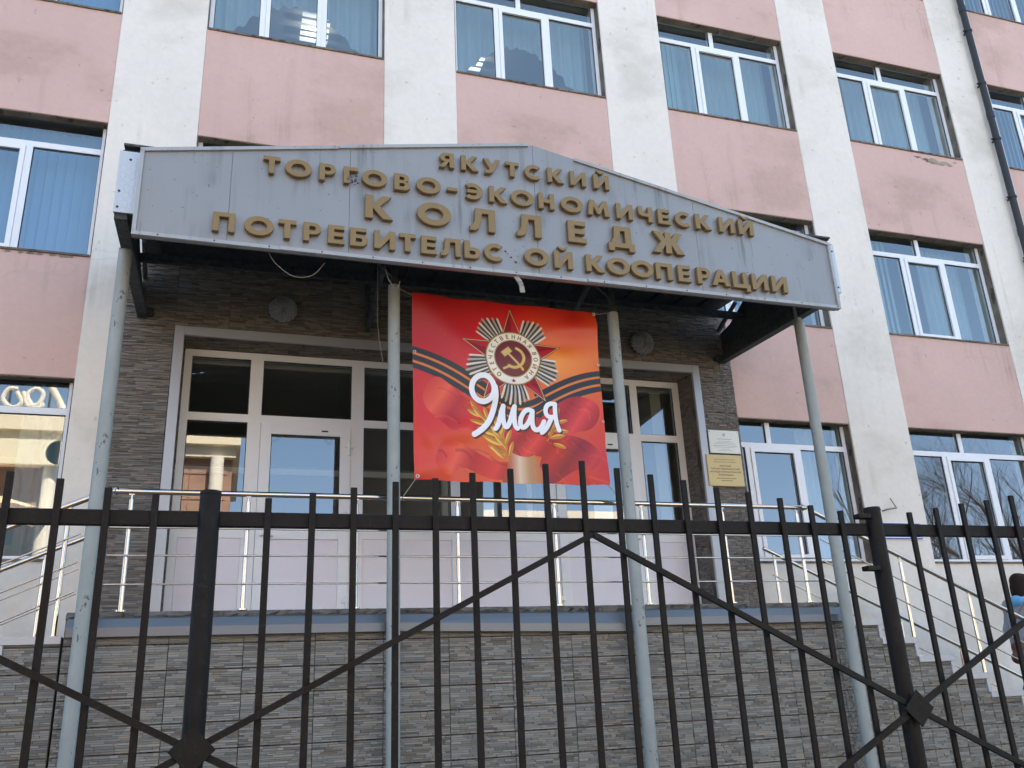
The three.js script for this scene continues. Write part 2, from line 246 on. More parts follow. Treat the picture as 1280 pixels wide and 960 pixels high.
{ // entrance surround
  const PW = 0.5555, PH = 0.2, ZC = 0.125, XL = -1.2, XR = 6.17, OL = -0.56, OR = 5.57, OT = 3.80;
  const vs = variants(PW - VG, PH - GAP, stoneBrown);
  const clad = part(college, 'entrance_surround', [box(XL, OL, 0.70, 4.66, 0.013, ZC - 0.0165), box(OR, XR, 0.70, 4.66, 0.013, ZC - 0.0165), box(OL, OR, OT, 4.66, 0.013, ZC - 0.0165)], M.concrete);
  for (let r = -1; r < 20; r++) {
    const y0 = 4.68 - (r + 1) * 0.2, y1 = Math.min(4.66, y0 + PH); if (y1 < 0.75) break;
    for (let c = -1; c < 13; c++) {
      let x0 = -0.67 + c * PW, x1 = x0 + PW; x0 = Math.max(x0, XL); x1 = Math.min(x1, XR); if (x1 - x0 < 0.03) continue;
      const cutTop = y0 < OT - 0.02; const segs = !cutTop ? [[x0, x1]] : [[x0, Math.min(x1, OL)], [Math.max(x0, OR), x1]].filter(([a, b]) => b - a > 0.03);
      for (const [a, b] of segs) addPanel(college, clad, vs[(r * 5 + c * 3 + 20) % 9], a + VG / 2, y0 + GAP / 2, ZC, 0, (b - a - VG) / (PW - VG), (y1 - y0 - GAP) / (PH - GAP));
    }
  }
  // side and head of the recess
  for (let r = 0; r < 17; r++) { const y0 = OT - (r + 1) * 0.2; if (y0 < 0.5) break; addPanel(college, clad, vs[r % 9], OR + 0.004, y0, -0.27, Math.PI * 1.5, 0.385 / (PW - VG), 1).translateZ(0); addPanel(college, clad, vs[(r + 4) % 9], OL - 0.004, y0, 0.115, Math.PI / 2, 0.385 / (PW - VG), 1); }
  part(college, 'recess_lining', [box(OR + 0.02, OR + 0.18, -EYE, OT + 0.2, -0.4, 0.012), box(OL - 0.06, OL - 0.021, 0.7, OT + 0.1, -0.4, 0.0129), box(OL - 0.02, OR + 0.02, OT + 0.02, OT + 0.2, -0.4, 0.012)], M.concrete, clad);
  for (let c = 0; c < 11; c++) for (let q = 0; q < 2; q++) { const m = addPanel(college, clad, vs[(c * 2 + q * 5) % 9], OL + c * PW + VG / 2, OT + 0.002, -0.27 + q * 0.188, 0, Math.min(1, (OR - OL - c * PW - VG) / (PW - VG)), 0.184 / (PH - GAP)); m.rotation.x = Math.PI / 2; }
  for (const [n, g] of [['trim', rbox(OL - 0.10, OL, 0.70, OT + 0.1, 0.10, ZC + 0.022, 0.004)], ['trim', rbox(OR, OR + 0.10, 0.70, OT + 0.1, 0.10, ZC + 0.022, 0.004)], ['trim', rbox(OL, OR, OT, OT + 0.1, 0.10, ZC + 0.021, 0.004)]]) part(college, n, g, M.trim, clad);
}
{ // glazed entrance screen with two doors
  const z0 = -0.34, z1 = -0.265, YB = 0.76, YT = 3.80, TR = 3.02, PT = 1.74;
  const uprights = [[-0.56, -0.48], [0.15, 0.29], [1.29, 1.435], [2.455, 2.565], [3.62, 3.76], [4.86, 4.96], [5.48, 5.57]];
  const fr = [];
  for (const [a, b] of uprights) fr.push(box(a, b, YB, YT, z0, z1));
  for (let i = 0; i < 6; i++) { const a = uprights[i][1], b = uprights[i + 1][0]; fr.push(box(a, b, YT - 0.08, YT, z0, z1 - 0.001), box(a, b, TR - 0.045, TR + 0.045, z0, z1 - 0.001)); if (i !== 1 && i !== 4) fr.push(box(a, b, YB, YB + 0.09, z0, z1 - 0.001), box(a, b, PT - 0.05, PT + 0.05, z0, z1 - 0.001)); }
  const screen = part(college, 'entrance_screen', fr, M.pvc);
  const pane = (a, b, c, d, o, z = z1 - 0.03) => { const g = new THREE.PlaneGeometry(b - a, d - c); g.rotateX(rnd(-0.003, 0.003)).rotateY(rnd(-0.003, 0.003)); part(college, 'pane', g.translate((a + b) / 2, (c + d) / 2, z), M.glass, o); part(college, 'gasket', [box(a, a + 0.008, c, d, z + 0.002, z + 0.014), box(b - 0.008, b, c, d, z + 0.002, z + 0.014), box(a, b, d - 0.008, d, z + 0.002, z + 0.013), box(a, b, c, c + 0.008, z + 0.002, z + 0.013)], M.gasket, o); };
  for (let i = 0; i < 6; i++) {
    const a = uprights[i][1], b = uprights[i + 1][0];
    pane(a, b, TR + 0.045, YT - 0.08, screen);
    if (i === 1 || i === 4) {
      const F = 0.12, door = part(college, 'door', [rbox(a + 0.004, a + F, YB + 0.01, TR - 0.05, z0 + 0.01, z1 + 0.018), rbox(b - F, b - 0.004, YB + 0.01, TR - 0.05, z0 + 0.01, z1 + 0.018), rbox(a + F, b - F, TR - 0.05 - F, TR - 0.05, z0 + 0.01, z1 + 0.017), rbox(a + F, b - F, YB + 0.01, YB + 0.13, z0 + 0.01, z1 + 0.017), rbox(a + F, b - F, PT - 0.06, PT + 0.06, z0 + 0.01, z1 + 0.017)], M.pvc);
      pane(a + F, b - F, PT + 0.06, TR - 0.05 - F, door, z1 - 0.015);
      part(college, 'lower_panel', rbox(a + F, b - F, YB + 0.13, PT - 0.06, z0 + 0.02, z1 - 0.004), M.panelWhite, door);
      const hx = i === 1 ? b - 0.02 : a - 0.03;
      for (const hy of [2.72, 1.98, 1.0]) part(college, 'hinge', [rbox(hx - 0.05, hx + 0.05, hy, hy + 0.05, z1 + 0.018, z1 + 0.04), rod(V(hx, hy - 0.09, z1 + 0.035), V(hx, hy + 0.07, z1 + 0.035), 0.013)], M.pvc, door);
      const gx = i === 1 ? a + 0.06 : b - 0.06;
      part(college, 'handle', [rod(V(gx, 1.72, z1 + 0.02), V(gx, 1.72, z1 + 0.07), 0.011), rod(V(gx, 1.72, z1 + 0.065), V(gx + (i === 1 ? 0.13 : -0.13), 1.70, z1 + 0.065), 0.011)], M.plate, door);
      part(college, 'maker_mark', rbox((a + b) / 2 + 0.17, (a + b) / 2 + 0.24, TR - 0.125, TR - 0.108, z1 + 0.017, z1 + 0.021, 0.001), M.gasket, door);
    } else { pane(a, b, PT + 0.05, TR - 0.045, screen); part(college, 'lower_panel', rbox(a + 0.002, b - 0.002, YB + 0.09, PT - 0.05, z0 + 0.02, z1 - 0.014), M.panelWhite, screen); }
  }
  // vestibule behind: tiled dark floor, inner screen, ceiling grille
  part(college, 'vestibule', [box(-1.0, 6.0, 0.5, 0.75, -5, -0.345), box(-1.0, 6.0, 3.95, 4.1, -5, -0.402), box(5.7, 5.8, 0.7, 4, -5, -0.402)], M.room);
  part(college, 'inner_screen', [0, 1, 2, 3, 4, 5].flatMap((i) => [box(-0.9 + i * 1.25, -0.82 + i * 1.25, 0.75, 3.95, -2.4, -2.33)]).concat([box(-1, 5.7, 2.9, 2.98, -2.401, -2.331)]), M.pvc);
  part(college, 'notice', [box(2.72, 3.02, 1.86, 2.20, z1 - 0.036, z1 - 0.033), box(4.25, 4.5, 1.88, 2.15, z1 - 0.026, z1 - 0.023)], mat(lin(0.7, 0.7, 0.7)), screen);
}

// ---------------------------------------------------------------- porch with two flights of steps
const ZP = 1.63, FLOOR = 0.765, RISE = 0.19, RUN = 0.42;
const porch = thing('entrance_porch', 'raised porch faced with grey stacked stone panels, steps going down on both sides', 'porch', [2.47, -EYE, 0.9]);
{
  const XL = -1.16, XR = 6.09;
  part(porch, 'core', [box(XL, XR, -EYE, FLOOR - 0.05, 0.0, ZP - 0.02)], M.slab);
  { // rough broken edge of the floor slab
    const N = 150, pos = [], idx = [];
    const rows = [[FLOOR, 0.13], [FLOOR, ZP - 0.05], [FLOOR - 0.012, ZP + 0.012], [FLOOR - 0.034, ZP + 0.022], [FLOOR - 0.062, ZP + 0.004]];
    for (let i = 0; i <= N; i++) { const x = XL + (XR - XL) * i / N; rows.forEach(([y, z], j) => pos.push(x, y + (j > 1 ? rnd(-0.011, 0.009) : 0), z + (j > 1 ? rnd(-0.03, 0.012) : 0))); }
    for (let i = 0; i < N; i++) for (let j = 0; j < 4; j++) { const a = i * 5 + j, b = a + 5; idx.push(a, a + 1, b, b, a + 1, b + 1); }
    const g = new THREE.BufferGeometry(); g.setAttribute('position', new THREE.Float32BufferAttribute(pos, 3)); g.setIndex(idx); part(porch, 'floor_slab', g.toNonIndexed(), M.slab);
  }
  const coping = (xa, xb, da, db) => { // folded sheet metal: sloping top, upright face, drip
    const sec = [[0.735, -0.02], [0.705, 0.03], [0.635, 0.075], [0.565, 0.078], [0.558, 0.062]], pos = [], idx = [];
    [[xa, da], [xb, db]].forEach(([x, dd]) => sec.forEach(([y, z], j) => pos.push(x, y - (j > 1 ? dd : dd * 0.3), ZP + z)));
    for (let j = 0; j < 4; j++) idx.push(j, j + 1, j + 5, j + 5, j + 1, j + 6);
    const g = new THREE.BufferGeometry(); g.setAttribute('position', new THREE.Float32BufferAttribute(pos, 3)); g.setIndex(idx); return g.toNonIndexed();
  };
  part(porch, 'coping', coping(XL + 0.02, 1.45, 0.0, 0.004), M.flashing); part(porch, 'coping', coping(1.45, 3.72, 0.004, 0.052), M.flashing); part(porch, 'coping', coping(3.74, XR + 0.01, 0.0, 0.0), M.flashing);
  const PW = 0.578, PH = 0.2, vs = variants(PW - VG, PH - GAP, stoneGrey), vst = variants(RUN - VG, PH - GAP, stoneGrey, 6);
  for (let r = 0; r < 11; r++) for (let c = -2; c < 12; c++) {
    const y1 = r === 0 ? 0.575 : 0.5 - (r - 1) * PH, y0 = Math.max(-EYE, 0.5 - r * PH); if (y1 - y0 < 0.03) continue;
    let x0 = -0.384 + c * PW, x1 = x0 + PW; x0 = Math.max(x0, XL + 0.005); x1 = Math.min(x1, XR); if (x1 - x0 < 0.03) continue;
    addPanel(porch, porch, vs[(r * 4 + c * 7 + 30) % 9], x0 + VG / 2, y0 + GAP / 2, ZP + 0.02, 0, (x1 - x0 - VG) / (PW - VG), (y1 - y0 - GAP) / (PH - GAP));
    if (x1 - x0 > 0.5 && r > 0) for (const s of [0.0, 0.04]) part(porch, 'clip', [box(x0 + 0.02 + s, x0 + 0.028 + s, y0 - 0.006, y0 + 0.012, ZP + 0.018, ZP + 0.024)], M.slab);
  }
  const flight = (dir, xs) => { // steps going down to one side
    for (let i = 1; i <= 11; i++) {
      const lv = FLOOR - RISE * i - (i === 1 ? 0.0 : 0.0), xa = xs + dir * RUN * (i - 1), xb = xa + dir * RUN, x0 = Math.min(xa, xb), x1 = Math.max(xa, xb); if (lv < -EYE) break;
      part(porch, 'step', rbox(x0, x1 - 0.0005, -EYE, lv, 0.02 + 0.0007 * i, ZP - 0.001, 0.004), M.slab);
      for (let y1 = lv - 0.05, r = 0; y1 > -EYE + 0.02; r++) { const yb = Math.max(-EYE, r === 0 ? Math.ceil((y1 - 0.1) / PH) * PH - 0.1 - (Math.ceil((y1 - 0.1) / PH) * PH - 0.1 >= y1 - 0.02 ? PH : 0) : y1 - PH); addPanel(porch, porch, vst[(i * 2 + r * 5) % 6], x0 + VG / 2, yb + GAP / 2, ZP + 0.02, 0, 1, (y1 - yb - GAP) / (PH - GAP)); y1 = yb; }
      part(porch, 'step_trim', [rbox(x0 - (dir < 0 ? 0.02 : 0), x1 + (dir > 0 ? 0.02 : 0), lv - 0.055, lv + 0.006, ZP + 0.001, ZP + 0.034, 0.003), rbox(dir > 0 ? x1 - 0.025 : x0 - 0.02, dir > 0 ? x1 + 0.02 : x0 + 0.025, lv - RISE, lv - 0.056, ZP + 0.001, ZP + 0.033, 0.003)], M.trim);
    }
  };
  flight(1, XR + 0.01); flight(-1, XL - 0.01);
}
// stainless railings
function railing(name, label, pts, posts, rods, z, group) { // pts = handrail line, posts = [x, foot, head], rods = heights below the handrail
  const r = thing(name, label, 'railing', [posts[0][0], posts[0][1], z], group);
  for (let i = 0; i + 1 < pts.length; i++) part(r, 'handrail', [rod(V(pts[i][0], pts[i][1], z), V(pts[i + 1][0], pts[i + 1][1], z), 0.025, 16), new THREE.SphereGeometry(0.025, 12, 8).translate(pts[i][0], pts[i][1], z)], M.steel);
  for (const [x, y0, y1] of posts) part(r, 'post', [rod(V(x, y0, z), V(x, y1 - 0.05, z), 0.019, 14), rod(V(x, y1 - 0.05, z), V(x, y1, z), 0.009, 8), rod(V(x, y0, z), V(x, y0 + 0.012, z), 0.042, 16), rbox(x - 0.022, x + 0.022, y1 - 0.012, y1 - 0.002, z - 0.012, z + 0.012, 0.002)], M.steel);
  for (const d of rods) for (let i = 0; i + 1 < pts.length; i++) part(r, 'rod', rod(V(pts[i][0] + (i ? 0 : 0.05 * Math.sign(pts[1][0] - pts[0][0])), pts[i][1] - d, z + 0.028), V(pts[i + 1][0], pts[i + 1][1] - d, z + 0.028), 0.0075, 8), M.steel);
  return r;
}
const HR = 1.755, ZR = 1.575;
{
  const r = railing('porch_railing', 'stainless steel railing with thin rods along the porch in front of the doors', [[-0.97, HR], [5.90, HR]], [-0.775, 0.17, 1.11, 2.05, 3.02, 3.95, 4.87, 5.77].map((x) => [x, FLOOR, HR - 0.02]), [0.31, 0.54, 0.775], ZR);
  for (const x of [-0.97, -0.90, 5.86]) part(r, 'joint', new THREE.SphereGeometry(0.034, 14, 10).translate(x, HR, ZR), M.steel);
  const line = (xs, ys, s, n) => [[xs, ys], [xs + s * n, ys - 0.453 * n]];
  const stairPosts = (xs, dir, ofs) => [0, 1, 2, 3].map((i) => { const x = xs + dir * (ofs + i * 0.84), st = Math.max(1, Math.ceil(Math.abs(x - (dir > 0 ? 6.10 : -1.17)) / RUN)); return [x, Math.max(-EYE, FLOOR - RISE * st), 0]; });
  const setTop = (ps, l) => ps.map(([x, f]) => [x, f, l[0][1] + (l[1][1] - l[0][1]) * (x - l[0][0]) / (l[1][0] - l[0][0]) - 0.02]);
  const fr = line(5.95, 1.725, 1, 4.2), br = line(6.20, 1.53, 1, 3.9), fl = line(-1.08, 1.70, -1, 4.2), bl = line(-1.25, 1.60, -1, 3.9);
  railing('stair_railing', 'stainless railing on the outer edge of the steps beside the person in grey', fr, setTop(stairPosts(6.15, 1, 0.85), fr), [0.31, 0.54], ZR);
  railing('stair_railing', 'stainless railing against the white wall beside the steps where the person in grey walks', br, setTop(stairPosts(6.30, 1, 0.02), br), [0.31], 0.26);
  railing('stair_railing', 'stainless railing on the outer edge of the steps near the window reflecting a sunlit shop', fl, setTop(stairPosts(-1.10, -1, 0.14), fl), [0.31, 0.54, 0.775], ZR);
  railing('stair_railing', 'stainless railing against the wall under the window reflecting a sunlit shop', bl, setTop(stairPosts(-1.3, -1, 0.30), bl), [0.31, 0.54], 0.26);
}

// ---------------------------------------------------------------- canopy
const DF = 6.9, ZFAS = CAMZ - DF;
const canopy = thing('entrance_canopy', 'grey metal entrance canopy with gold lettering on its gabled front, carried on four pale pipes', 'canopy', [2.53, -EYE, ZFAS]);
{
  const yb = 3.645, ys = 4.44, yp = 5.09, xl = -0.885, xr = 5.955, xp = 2.63, zb = ZFAS - 0.05, zf = ZFAS;
  const topAt = (x) => x < xp ? ys + 0.02 + (yp - ys - 0.02) * (x - xl) / (xp - xl) : yp + (ys - 0.03 - yp) * (x - xp) / (xr - xp);
  const seams = [xl, at(287, 250, DF)[0], at(437, 250, DF)[0], xp, 4.35, xr];
  let first = null;
  for (let i = 0; i + 1 < seams.length; i++) {
    const a = seams[i] + 0.0025, b = seams[i + 1] - 0.0025, s = new THREE.Shape([new THREE.Vector2(a, yb), new THREE.Vector2(b, yb), new THREE.Vector2(b, topAt(b)), new THREE.Vector2(a, topAt(a))]);
    const g = new THREE.ExtrudeGeometry(s, { depth: 0.04, bevelEnabled: true, bevelSize: 0.0015, bevelThickness: 0.0015, bevelSegments: 1 }).translate(0, 0, zb + [0.0045, 0.006, 0.005, 0.0055, 0.005][i]);
    const f = part(canopy, 'fascia', g, M.sheet); first ??= f;
  }
  part(canopy, 'fascia_backing', (() => { const s = new THREE.Shape([[xl + 0.01, yb + 0.01], [xr - 0.01, yb + 0.01], [xr - 0.01, topAt(xr) - 0.02], [xp, yp - 0.02], [xl + 0.01, ys - 0.01]].map(([x, y]) => new THREE.Vector2(x, y))); return new THREE.ExtrudeGeometry(s, { depth: 0.03, bevelEnabled: false }).translate(0, 0, zb - 0.03); })(), M.frameSteel);
  const T = (a, b, w = 0.032) => bar(V(a[0], a[1], zf + 0.004), V(b[0], b[1], zf + 0.004), w, 0.03);
  const x3 = at(717, 197, DF)[0];
  for (const [a, b] of [[[xl, yb + 0.016], [0.28, yb + 0.012]], [[0.285, yb + 0.016], [3.1, yb + 0.013]], [[3.11, yb + 0.02], [4.78, yb + 0.016]], [[4.785, yb + 0.012], [xr, yb + 0.014]], [[xl + 0.016, yb + 0.034], [xl + 0.016, ys + 0.0]], [[xr - 0.016, yb + 0.034], [xr - 0.016, ys - 0.06]], [[xl, ys + 0.008], [0.75, topAt(0.75) - 0.012]], [[0.755, topAt(0.755) - 0.006], [xp - 0.05, yp - 0.012]], [[x3, topAt(x3) - 0.012], [xr, topAt(xr) - 0.014]]]) part(canopy, 'edge_trim', T(a, b), M.edge);
  for (let i = 0; i < 16; i++) part(canopy, 'screw', new THREE.SphereGeometry(0.007, 8, 6).translate(xl + 0.2 + i * 0.44, yb + 0.017, zf + 0.02), M.frameSteel, first);
  // box behind the front: chequer plate ends, side sheets, roof deck
  const cl = -1.055, cr = 6.085, cb = 3.885, ct = 4.475, zc = ZFAS - 0.085;
  const chequer = dataTex(256, (u, v) => { let k = 0.45; for (let a = 0; a < 4; a++) for (let b = 0; b < 4; b++) { const s = (a + b) % 2 ? 1 : -1, du = (u * 4 - a - 0.5), dv = (v * 4 - b - 0.5), p = (du + s * dv) * 0.707, q = (du - s * dv) * 0.707; if (p * p / 0.2 + q * q / 0.012 < 1) k = 0.9; } return [k, k, k]; }, 0.15, false);
  const mPlate = mat(lin(0.55, 0.55, 0.55), { bumpMap: chequer, bumpScale: 0.004, roughness: 0.42, metalness: 0.6 });
  part(canopy, 'end_plate', rbox(cl, xl + 0.05, cb, ct, zc - 0.02, zc, 0.002), mPlate); part(canopy, 'end_plate', rbox(xr - 0.05, cr, cb, ct - 0.02, zc - 0.02, zc, 0.002), mPlate);
  for (const [x, y] of [[cl + 0.03, cb + 0.05], [cl + 0.09, ct - 0.08], [cl + 0.03, cb + 0.2], [cr - 0.03, ct - 0.1], [cr - 0.03, cb + 0.06]]) part(canopy, 'bolt', new THREE.SphereGeometry(0.011, 8, 6).translate(x, y, zc), M.frameSteel);
  for (const [x, s] of [[cl, 1], [cr, -1]]) {
    const sh = new THREE.Shape([[0.13, 4.03], [zc - 0.02, cb + 0.02], [zc - 0.02, ct], [0.75, ct + 0.12], [0.38, 4.42], [0.13, 4.38]].map(([z, y]) => new THREE.Vector2(z, y)));
    part(canopy, 'side_sheet', new THREE.ExtrudeGeometry(sh, { depth: 0.02, bevelEnabled: false }).rotateY(-Math.PI / 2).translate(x + (s > 0 ? 0.02 : 0), 0, 0), M.frameSteel);
    part(canopy, 'side_beam', [bar(V(x + s * 0.06, 4.00, 0.13), V(x + s * 0.06, cb - 0.005, zc - 0.03), 0.08, 0.10)], M.frameSteel);
    part(canopy, 'wall_foot', [new THREE.CylinderGeometry(0.045, 0.045, 0.06, 14).rotateX(Math.PI / 2).translate(x + s * 0.13, 4.02, 0.155)], M.frameSteel);
    part(canopy, 'strut', [bar(V(x + s * 0.05, 4.42, 0.14), V(x + s * 0.05, 4.62, 0.62), 0.04, 0.04)], M.frameSteel);
  }
  const deck = []; for (let i = 0; i < 40; i++) { const x = cl + 0.021 + (cr - cl - 0.042) * i / 40, w = (cr - cl - 0.042) / 40, u = i % 2 ? 0.03 : 0; deck.push(bar(V(x + w / 2, 4.70 + u, 0.13), V(x + w / 2, 4.50 + u, zc - 0.03), 0.006, w + 0.004)); }
  part(canopy, 'roof_deck', deck, M.frameSteel); part(canopy, 'roof_sheet', bar(V((cl + cr) / 2, 4.755, 0.02), V((cl + cr) / 2, 4.54, ZFAS - 0.082), 0.02, cr - cl - 0.05), M.frameSteel);
  for (const z of [0.7, 1.3, 1.83, 2.3]) part(canopy, 'purlin', box(cl + 0.03, cr - 0.03, 4.36 - (z - 0.13) * 0.02, 4.44 - (z - 0.13) * 0.02, z - 0.03, z + 0.03), M.frameSteel);
  const colX = [-1.01, 1.40, 3.70, 6.0], colT = [3.87, 3.78, 3.71, 3.82], zcol = 1.83;
  colX.forEach((x, i) => {
    const col = part(canopy, 'column', new THREE.CylinderGeometry(0.057, 0.059, colT[i] + EYE, 28).translate(x, (colT[i] - EYE) / 2, zcol), M.pipe);
    part(canopy, 'top_post', [box(x - 0.028, x + 0.028, colT[i] - 0.02, 4.37, zcol - 0.026, zcol + 0.026), box(x - 0.05, x + 0.05, colT[i] - 0.001, colT[i] + 0.006, zcol - 0.05, zcol + 0.05)], i === 1 || i === 2 ? M.frameSteel : M.pipe, col);
    if (i === 1 || i === 2) { part(canopy, 'strut', bar(V(x, 4.02, 0.16), V(x, 4.36, 1.55), 0.05, 0.05), M.frameSteel); part(canopy, 'strut', bar(V(x, 4.0, 0.15), V(x, 4.6, 0.15), 0.05, 0.04), M.frameSteel); part(canopy, 'strut', bar(V(x + 0.02, 3.86, zcol), V(x - 0.42, 4.37, zcol - 0.1), 0.035, 0.035), M.frameSteel); }
  });
  // ---- lettering
  const P = (...a) => { const s = new THREE.Shape(); for (let i = 0; i < a.length; i += 2) i ? s.lineTo(a[i], a[i + 1]) : s.moveTo(a[i], a[i + 1]); return s; };
  const bowl = (s, x, y1, y0, bx) => s.bezierCurveTo(x + (bx - x) * 1.33, y1, x + (bx - x) * 1.33, y0, x, y0);
  const hole = (s, f) => { const h = new THREE.Path(); f(h); s.holes.push(h); return s; };
  const arc = (rx, ry, ix, iy, a0, a1) => { const s = new THREE.Shape(), N = 36; for (let i = 0; i <= N; i++) { const t = rad(a0 + (a1 - a0) * i / N); s[i ? 'lineTo' : 'moveTo'](rx + rx * Math.cos(t), 0.5 + ry * Math.sin(t)); } for (let i = N; i >= 0; i--) { const t = rad(a0 + (a1 - a0) * i / N); s.lineTo(rx + ix * Math.cos(t), 0.5 + iy * Math.sin(t)); } return s; };
  const I = () => P(0, 0, 0, 1, 0.24, 1, 0.24, 0.4, 0.68, 1, 0.92, 1, 0.92, 0, 0.68, 0, 0.68, 0.6, 0.24, 0);
  const bowlHole = (s, x, a, b, c) => hole(s, (h) => { h.moveTo(x, a); h.lineTo(c, a); h.bezierCurveTo(c + 0.16, a, c + 0.16, b, c, b); h.lineTo(x, b); });
  const L = {
    'Т': () => [P(0, 1, 0.74, 1, 0.74, 0.78, 0.49, 0.78, 0.49, 0, 0.25, 0, 0.25, 0.78, 0, 0.78)], 'Г': () => [P(0, 0, 0, 1, 0.66, 1, 0.66, 0.78, 0.25, 0.78, 0.25, 0)], '-': () => [P(0, 0.36, 0, 0.56, 0.5, 0.56, 0.5, 0.36)],
    'О': () => { const s = new THREE.Shape(); s.absellipse(0.6, 0.5, 0.6, 0.51, 0, Math.PI * 2); return [hole(s, (h) => h.absellipse(0.6, 0.5, 0.33, 0.27, 0, Math.PI * 2))]; },
    'С': () => [arc(0.52, 0.51, 0.27, 0.28, 48, 312)], 'Э': () => [arc(0.52, 0.51, 0.27, 0.28, 132, -132), P(0.26, 0.4, 0.26, 0.6, 0.82, 0.6, 0.82, 0.4)],
    'К': () => [P(0, 0, 0, 1, 0.25, 1, 0.25, 0.62, 0.58, 1, 0.88, 1, 0.48, 0.54, 0.93, 0, 0.61, 0, 0.25, 0.44, 0.25, 0)], 'И': () => [I()], 'Й': () => { const b = new THREE.Shape(); b.moveTo(0.2, 1.28); b.lineTo(0.34, 1.28); b.quadraticCurveTo(0.46, 1.12, 0.58, 1.28); b.lineTo(0.72, 1.28); b.quadraticCurveTo(0.46, 0.88, 0.2, 1.28); return [I(), b]; },
    'М': () => [P(0, 0, 0.12, 1, 0.36, 1, 0.6, 0.45, 0.84, 1, 1.08, 1, 1.2, 0, 0.95, 0, 0.88, 0.58, 0.67, 0.1, 0.53, 0.1, 0.32, 0.58, 0.25, 0)], 'Н': () => [P(0, 0, 0, 1, 0.24, 1, 0.24, 0.61, 0.6, 0.61, 0.6, 1, 0.84, 1, 0.84, 0, 0.6, 0, 0.6, 0.39, 0.24, 0.39, 0.24, 0)],
    'Ч': () => [P(0, 1, 0.24, 1, 0.24, 0.66, 0.3, 0.56, 0.56, 0.56, 0.56, 1, 0.8, 1, 0.8, 0, 0.56, 0, 0.56, 0.35, 0.2, 0.35, 0.04, 0.46, 0, 0.6)], 'Е': () => [P(0, 0, 0, 1, 0.68, 1, 0.68, 0.79, 0.24, 0.79, 0.24, 0.61, 0.64, 0.61, 0.64, 0.4, 0.24, 0.4, 0.24, 0.21, 0.7, 0.21, 0.7, 0)],
    'Л': () => [P(0, 0, 0, 0.2, 0.1, 0.23, 0.17, 0.42, 0.2, 1, 0.92, 1, 0.92, 0, 0.68, 0, 0.68, 0.79, 0.43, 0.79, 0.39, 0.35, 0.31, 0.1, 0.17, 0)], 'П': () => [P(0, 0, 0, 1, 0.88, 1, 0.88, 0, 0.64, 0, 0.64, 0.78, 0.24, 0.78, 0.24, 0)],
    'Д': () => [hole(P(0, -0.16, 0, 0.21, 0.11, 0.21, 0.23, 0.5, 0.26, 1, 0.92, 1, 0.92, 0.21, 1.04, 0.21, 1.04, -0.16, 0.82, -0.16, 0.82, 0, 0.22, 0, 0.22, -0.16), (h) => { h.moveTo(0.37, 0.21); h.lineTo(0.68, 0.21); h.lineTo(0.68, 0.79); h.lineTo(0.48, 0.79); h.lineTo(0.46, 0.5); h.closePath(); })],
    'Ж': () => [P(0, 0, 0.32, 0, 0.54, 0.4, 0.54, 0, 0.78, 0, 0.78, 0.4, 1.0, 0, 1.32, 0, 0.96, 0.54, 1.28, 1, 0.97, 1, 0.78, 0.67, 0.78, 1, 0.54, 1, 0.54, 0.67, 0.35, 1, 0.04, 1, 0.36, 0.54)],
    'А': () => [hole(P(0, 0, 0.4, 1, 0.64, 1, 1.04, 0, 0.78, 0, 0.7, 0.21, 0.34, 0.21, 0.26, 0), (h) => { h.moveTo(0.42, 0.41); h.lineTo(0.62, 0.41); h.lineTo(0.52, 0.7); h.closePath(); })],
    'Ц': () => [P(0, 0, 0, 1, 0.24, 1, 0.24, 0.22, 0.6, 0.22, 0.6, 1, 0.84, 1, 0.84, 0.22, 0.98, 0.22, 0.98, -0.2, 0.76, -0.2, 0.76, 0)], 'У': () => [P(0, 1, 0.28, 1, 0.49, 0.56, 0.66, 1, 0.94, 1, 0.57, 0.2, 0.46, 0.05, 0.3, 0, 0.1, 0, 0.1, 0.22, 0.27, 0.22, 0.35, 0.3)],
    'Р': () => { const s = P(0, 0, 0, 1, 0.4, 1); bowl(s, 0.4, 1, 0.36, 0.74); s.lineTo(0.24, 0.36); s.lineTo(0.24, 0); return [bowlHole(s, 0.24, 0.8, 0.56, 0.4)]; },
    'Ь': () => { const s = P(0, 0, 0, 1, 0.24, 1, 0.24, 0.63, 0.42, 0.63); bowl(s, 0.42, 0.63, 0, 0.76); return [bowlHole(s, 0.24, 0.43, 0.2, 0.4)]; },
    'Б': () => { const s = P(0, 0, 0, 1, 0.7, 1, 0.7, 0.8, 0.24, 0.8, 0.24, 0.63, 0.42, 0.63); bowl(s, 0.42, 0.63, 0, 0.76); return [bowlHole(s, 0.24, 0.43, 0.2, 0.4)]; },
    'В': () => { const s = P(0, 0, 0, 1, 0.42, 1); bowl(s, 0.42, 1, 0.52, 0.70); bowl(s, 0.42, 0.52, 0, 0.78); bowlHole(s, 0.24, 0.81, 0.6, 0.36); return [bowlHole(s, 0.24, 0.42, 0.2, 0.38)]; },
    'Я': () => { const s = P(0.8, 0, 0.8, 1, 0.4, 1); bowl(s, 0.4, 1, 0.38, 0.04); s.lineTo(0.26, 0.36); s.lineTo(0, 0); s.lineTo(0.29, 0); s.lineTo(0.48, 0.36); s.lineTo(0.56, 0.36); s.lineTo(0.56, 0); return [hole(s, (h) => { h.moveTo(0.56, 0.8); h.lineTo(0.42, 0.8); h.bezierCurveTo(0.26, 0.8, 0.26, 0.56, 0.42, 0.56); h.lineTo(0.56, 0.56); })]; },
  };
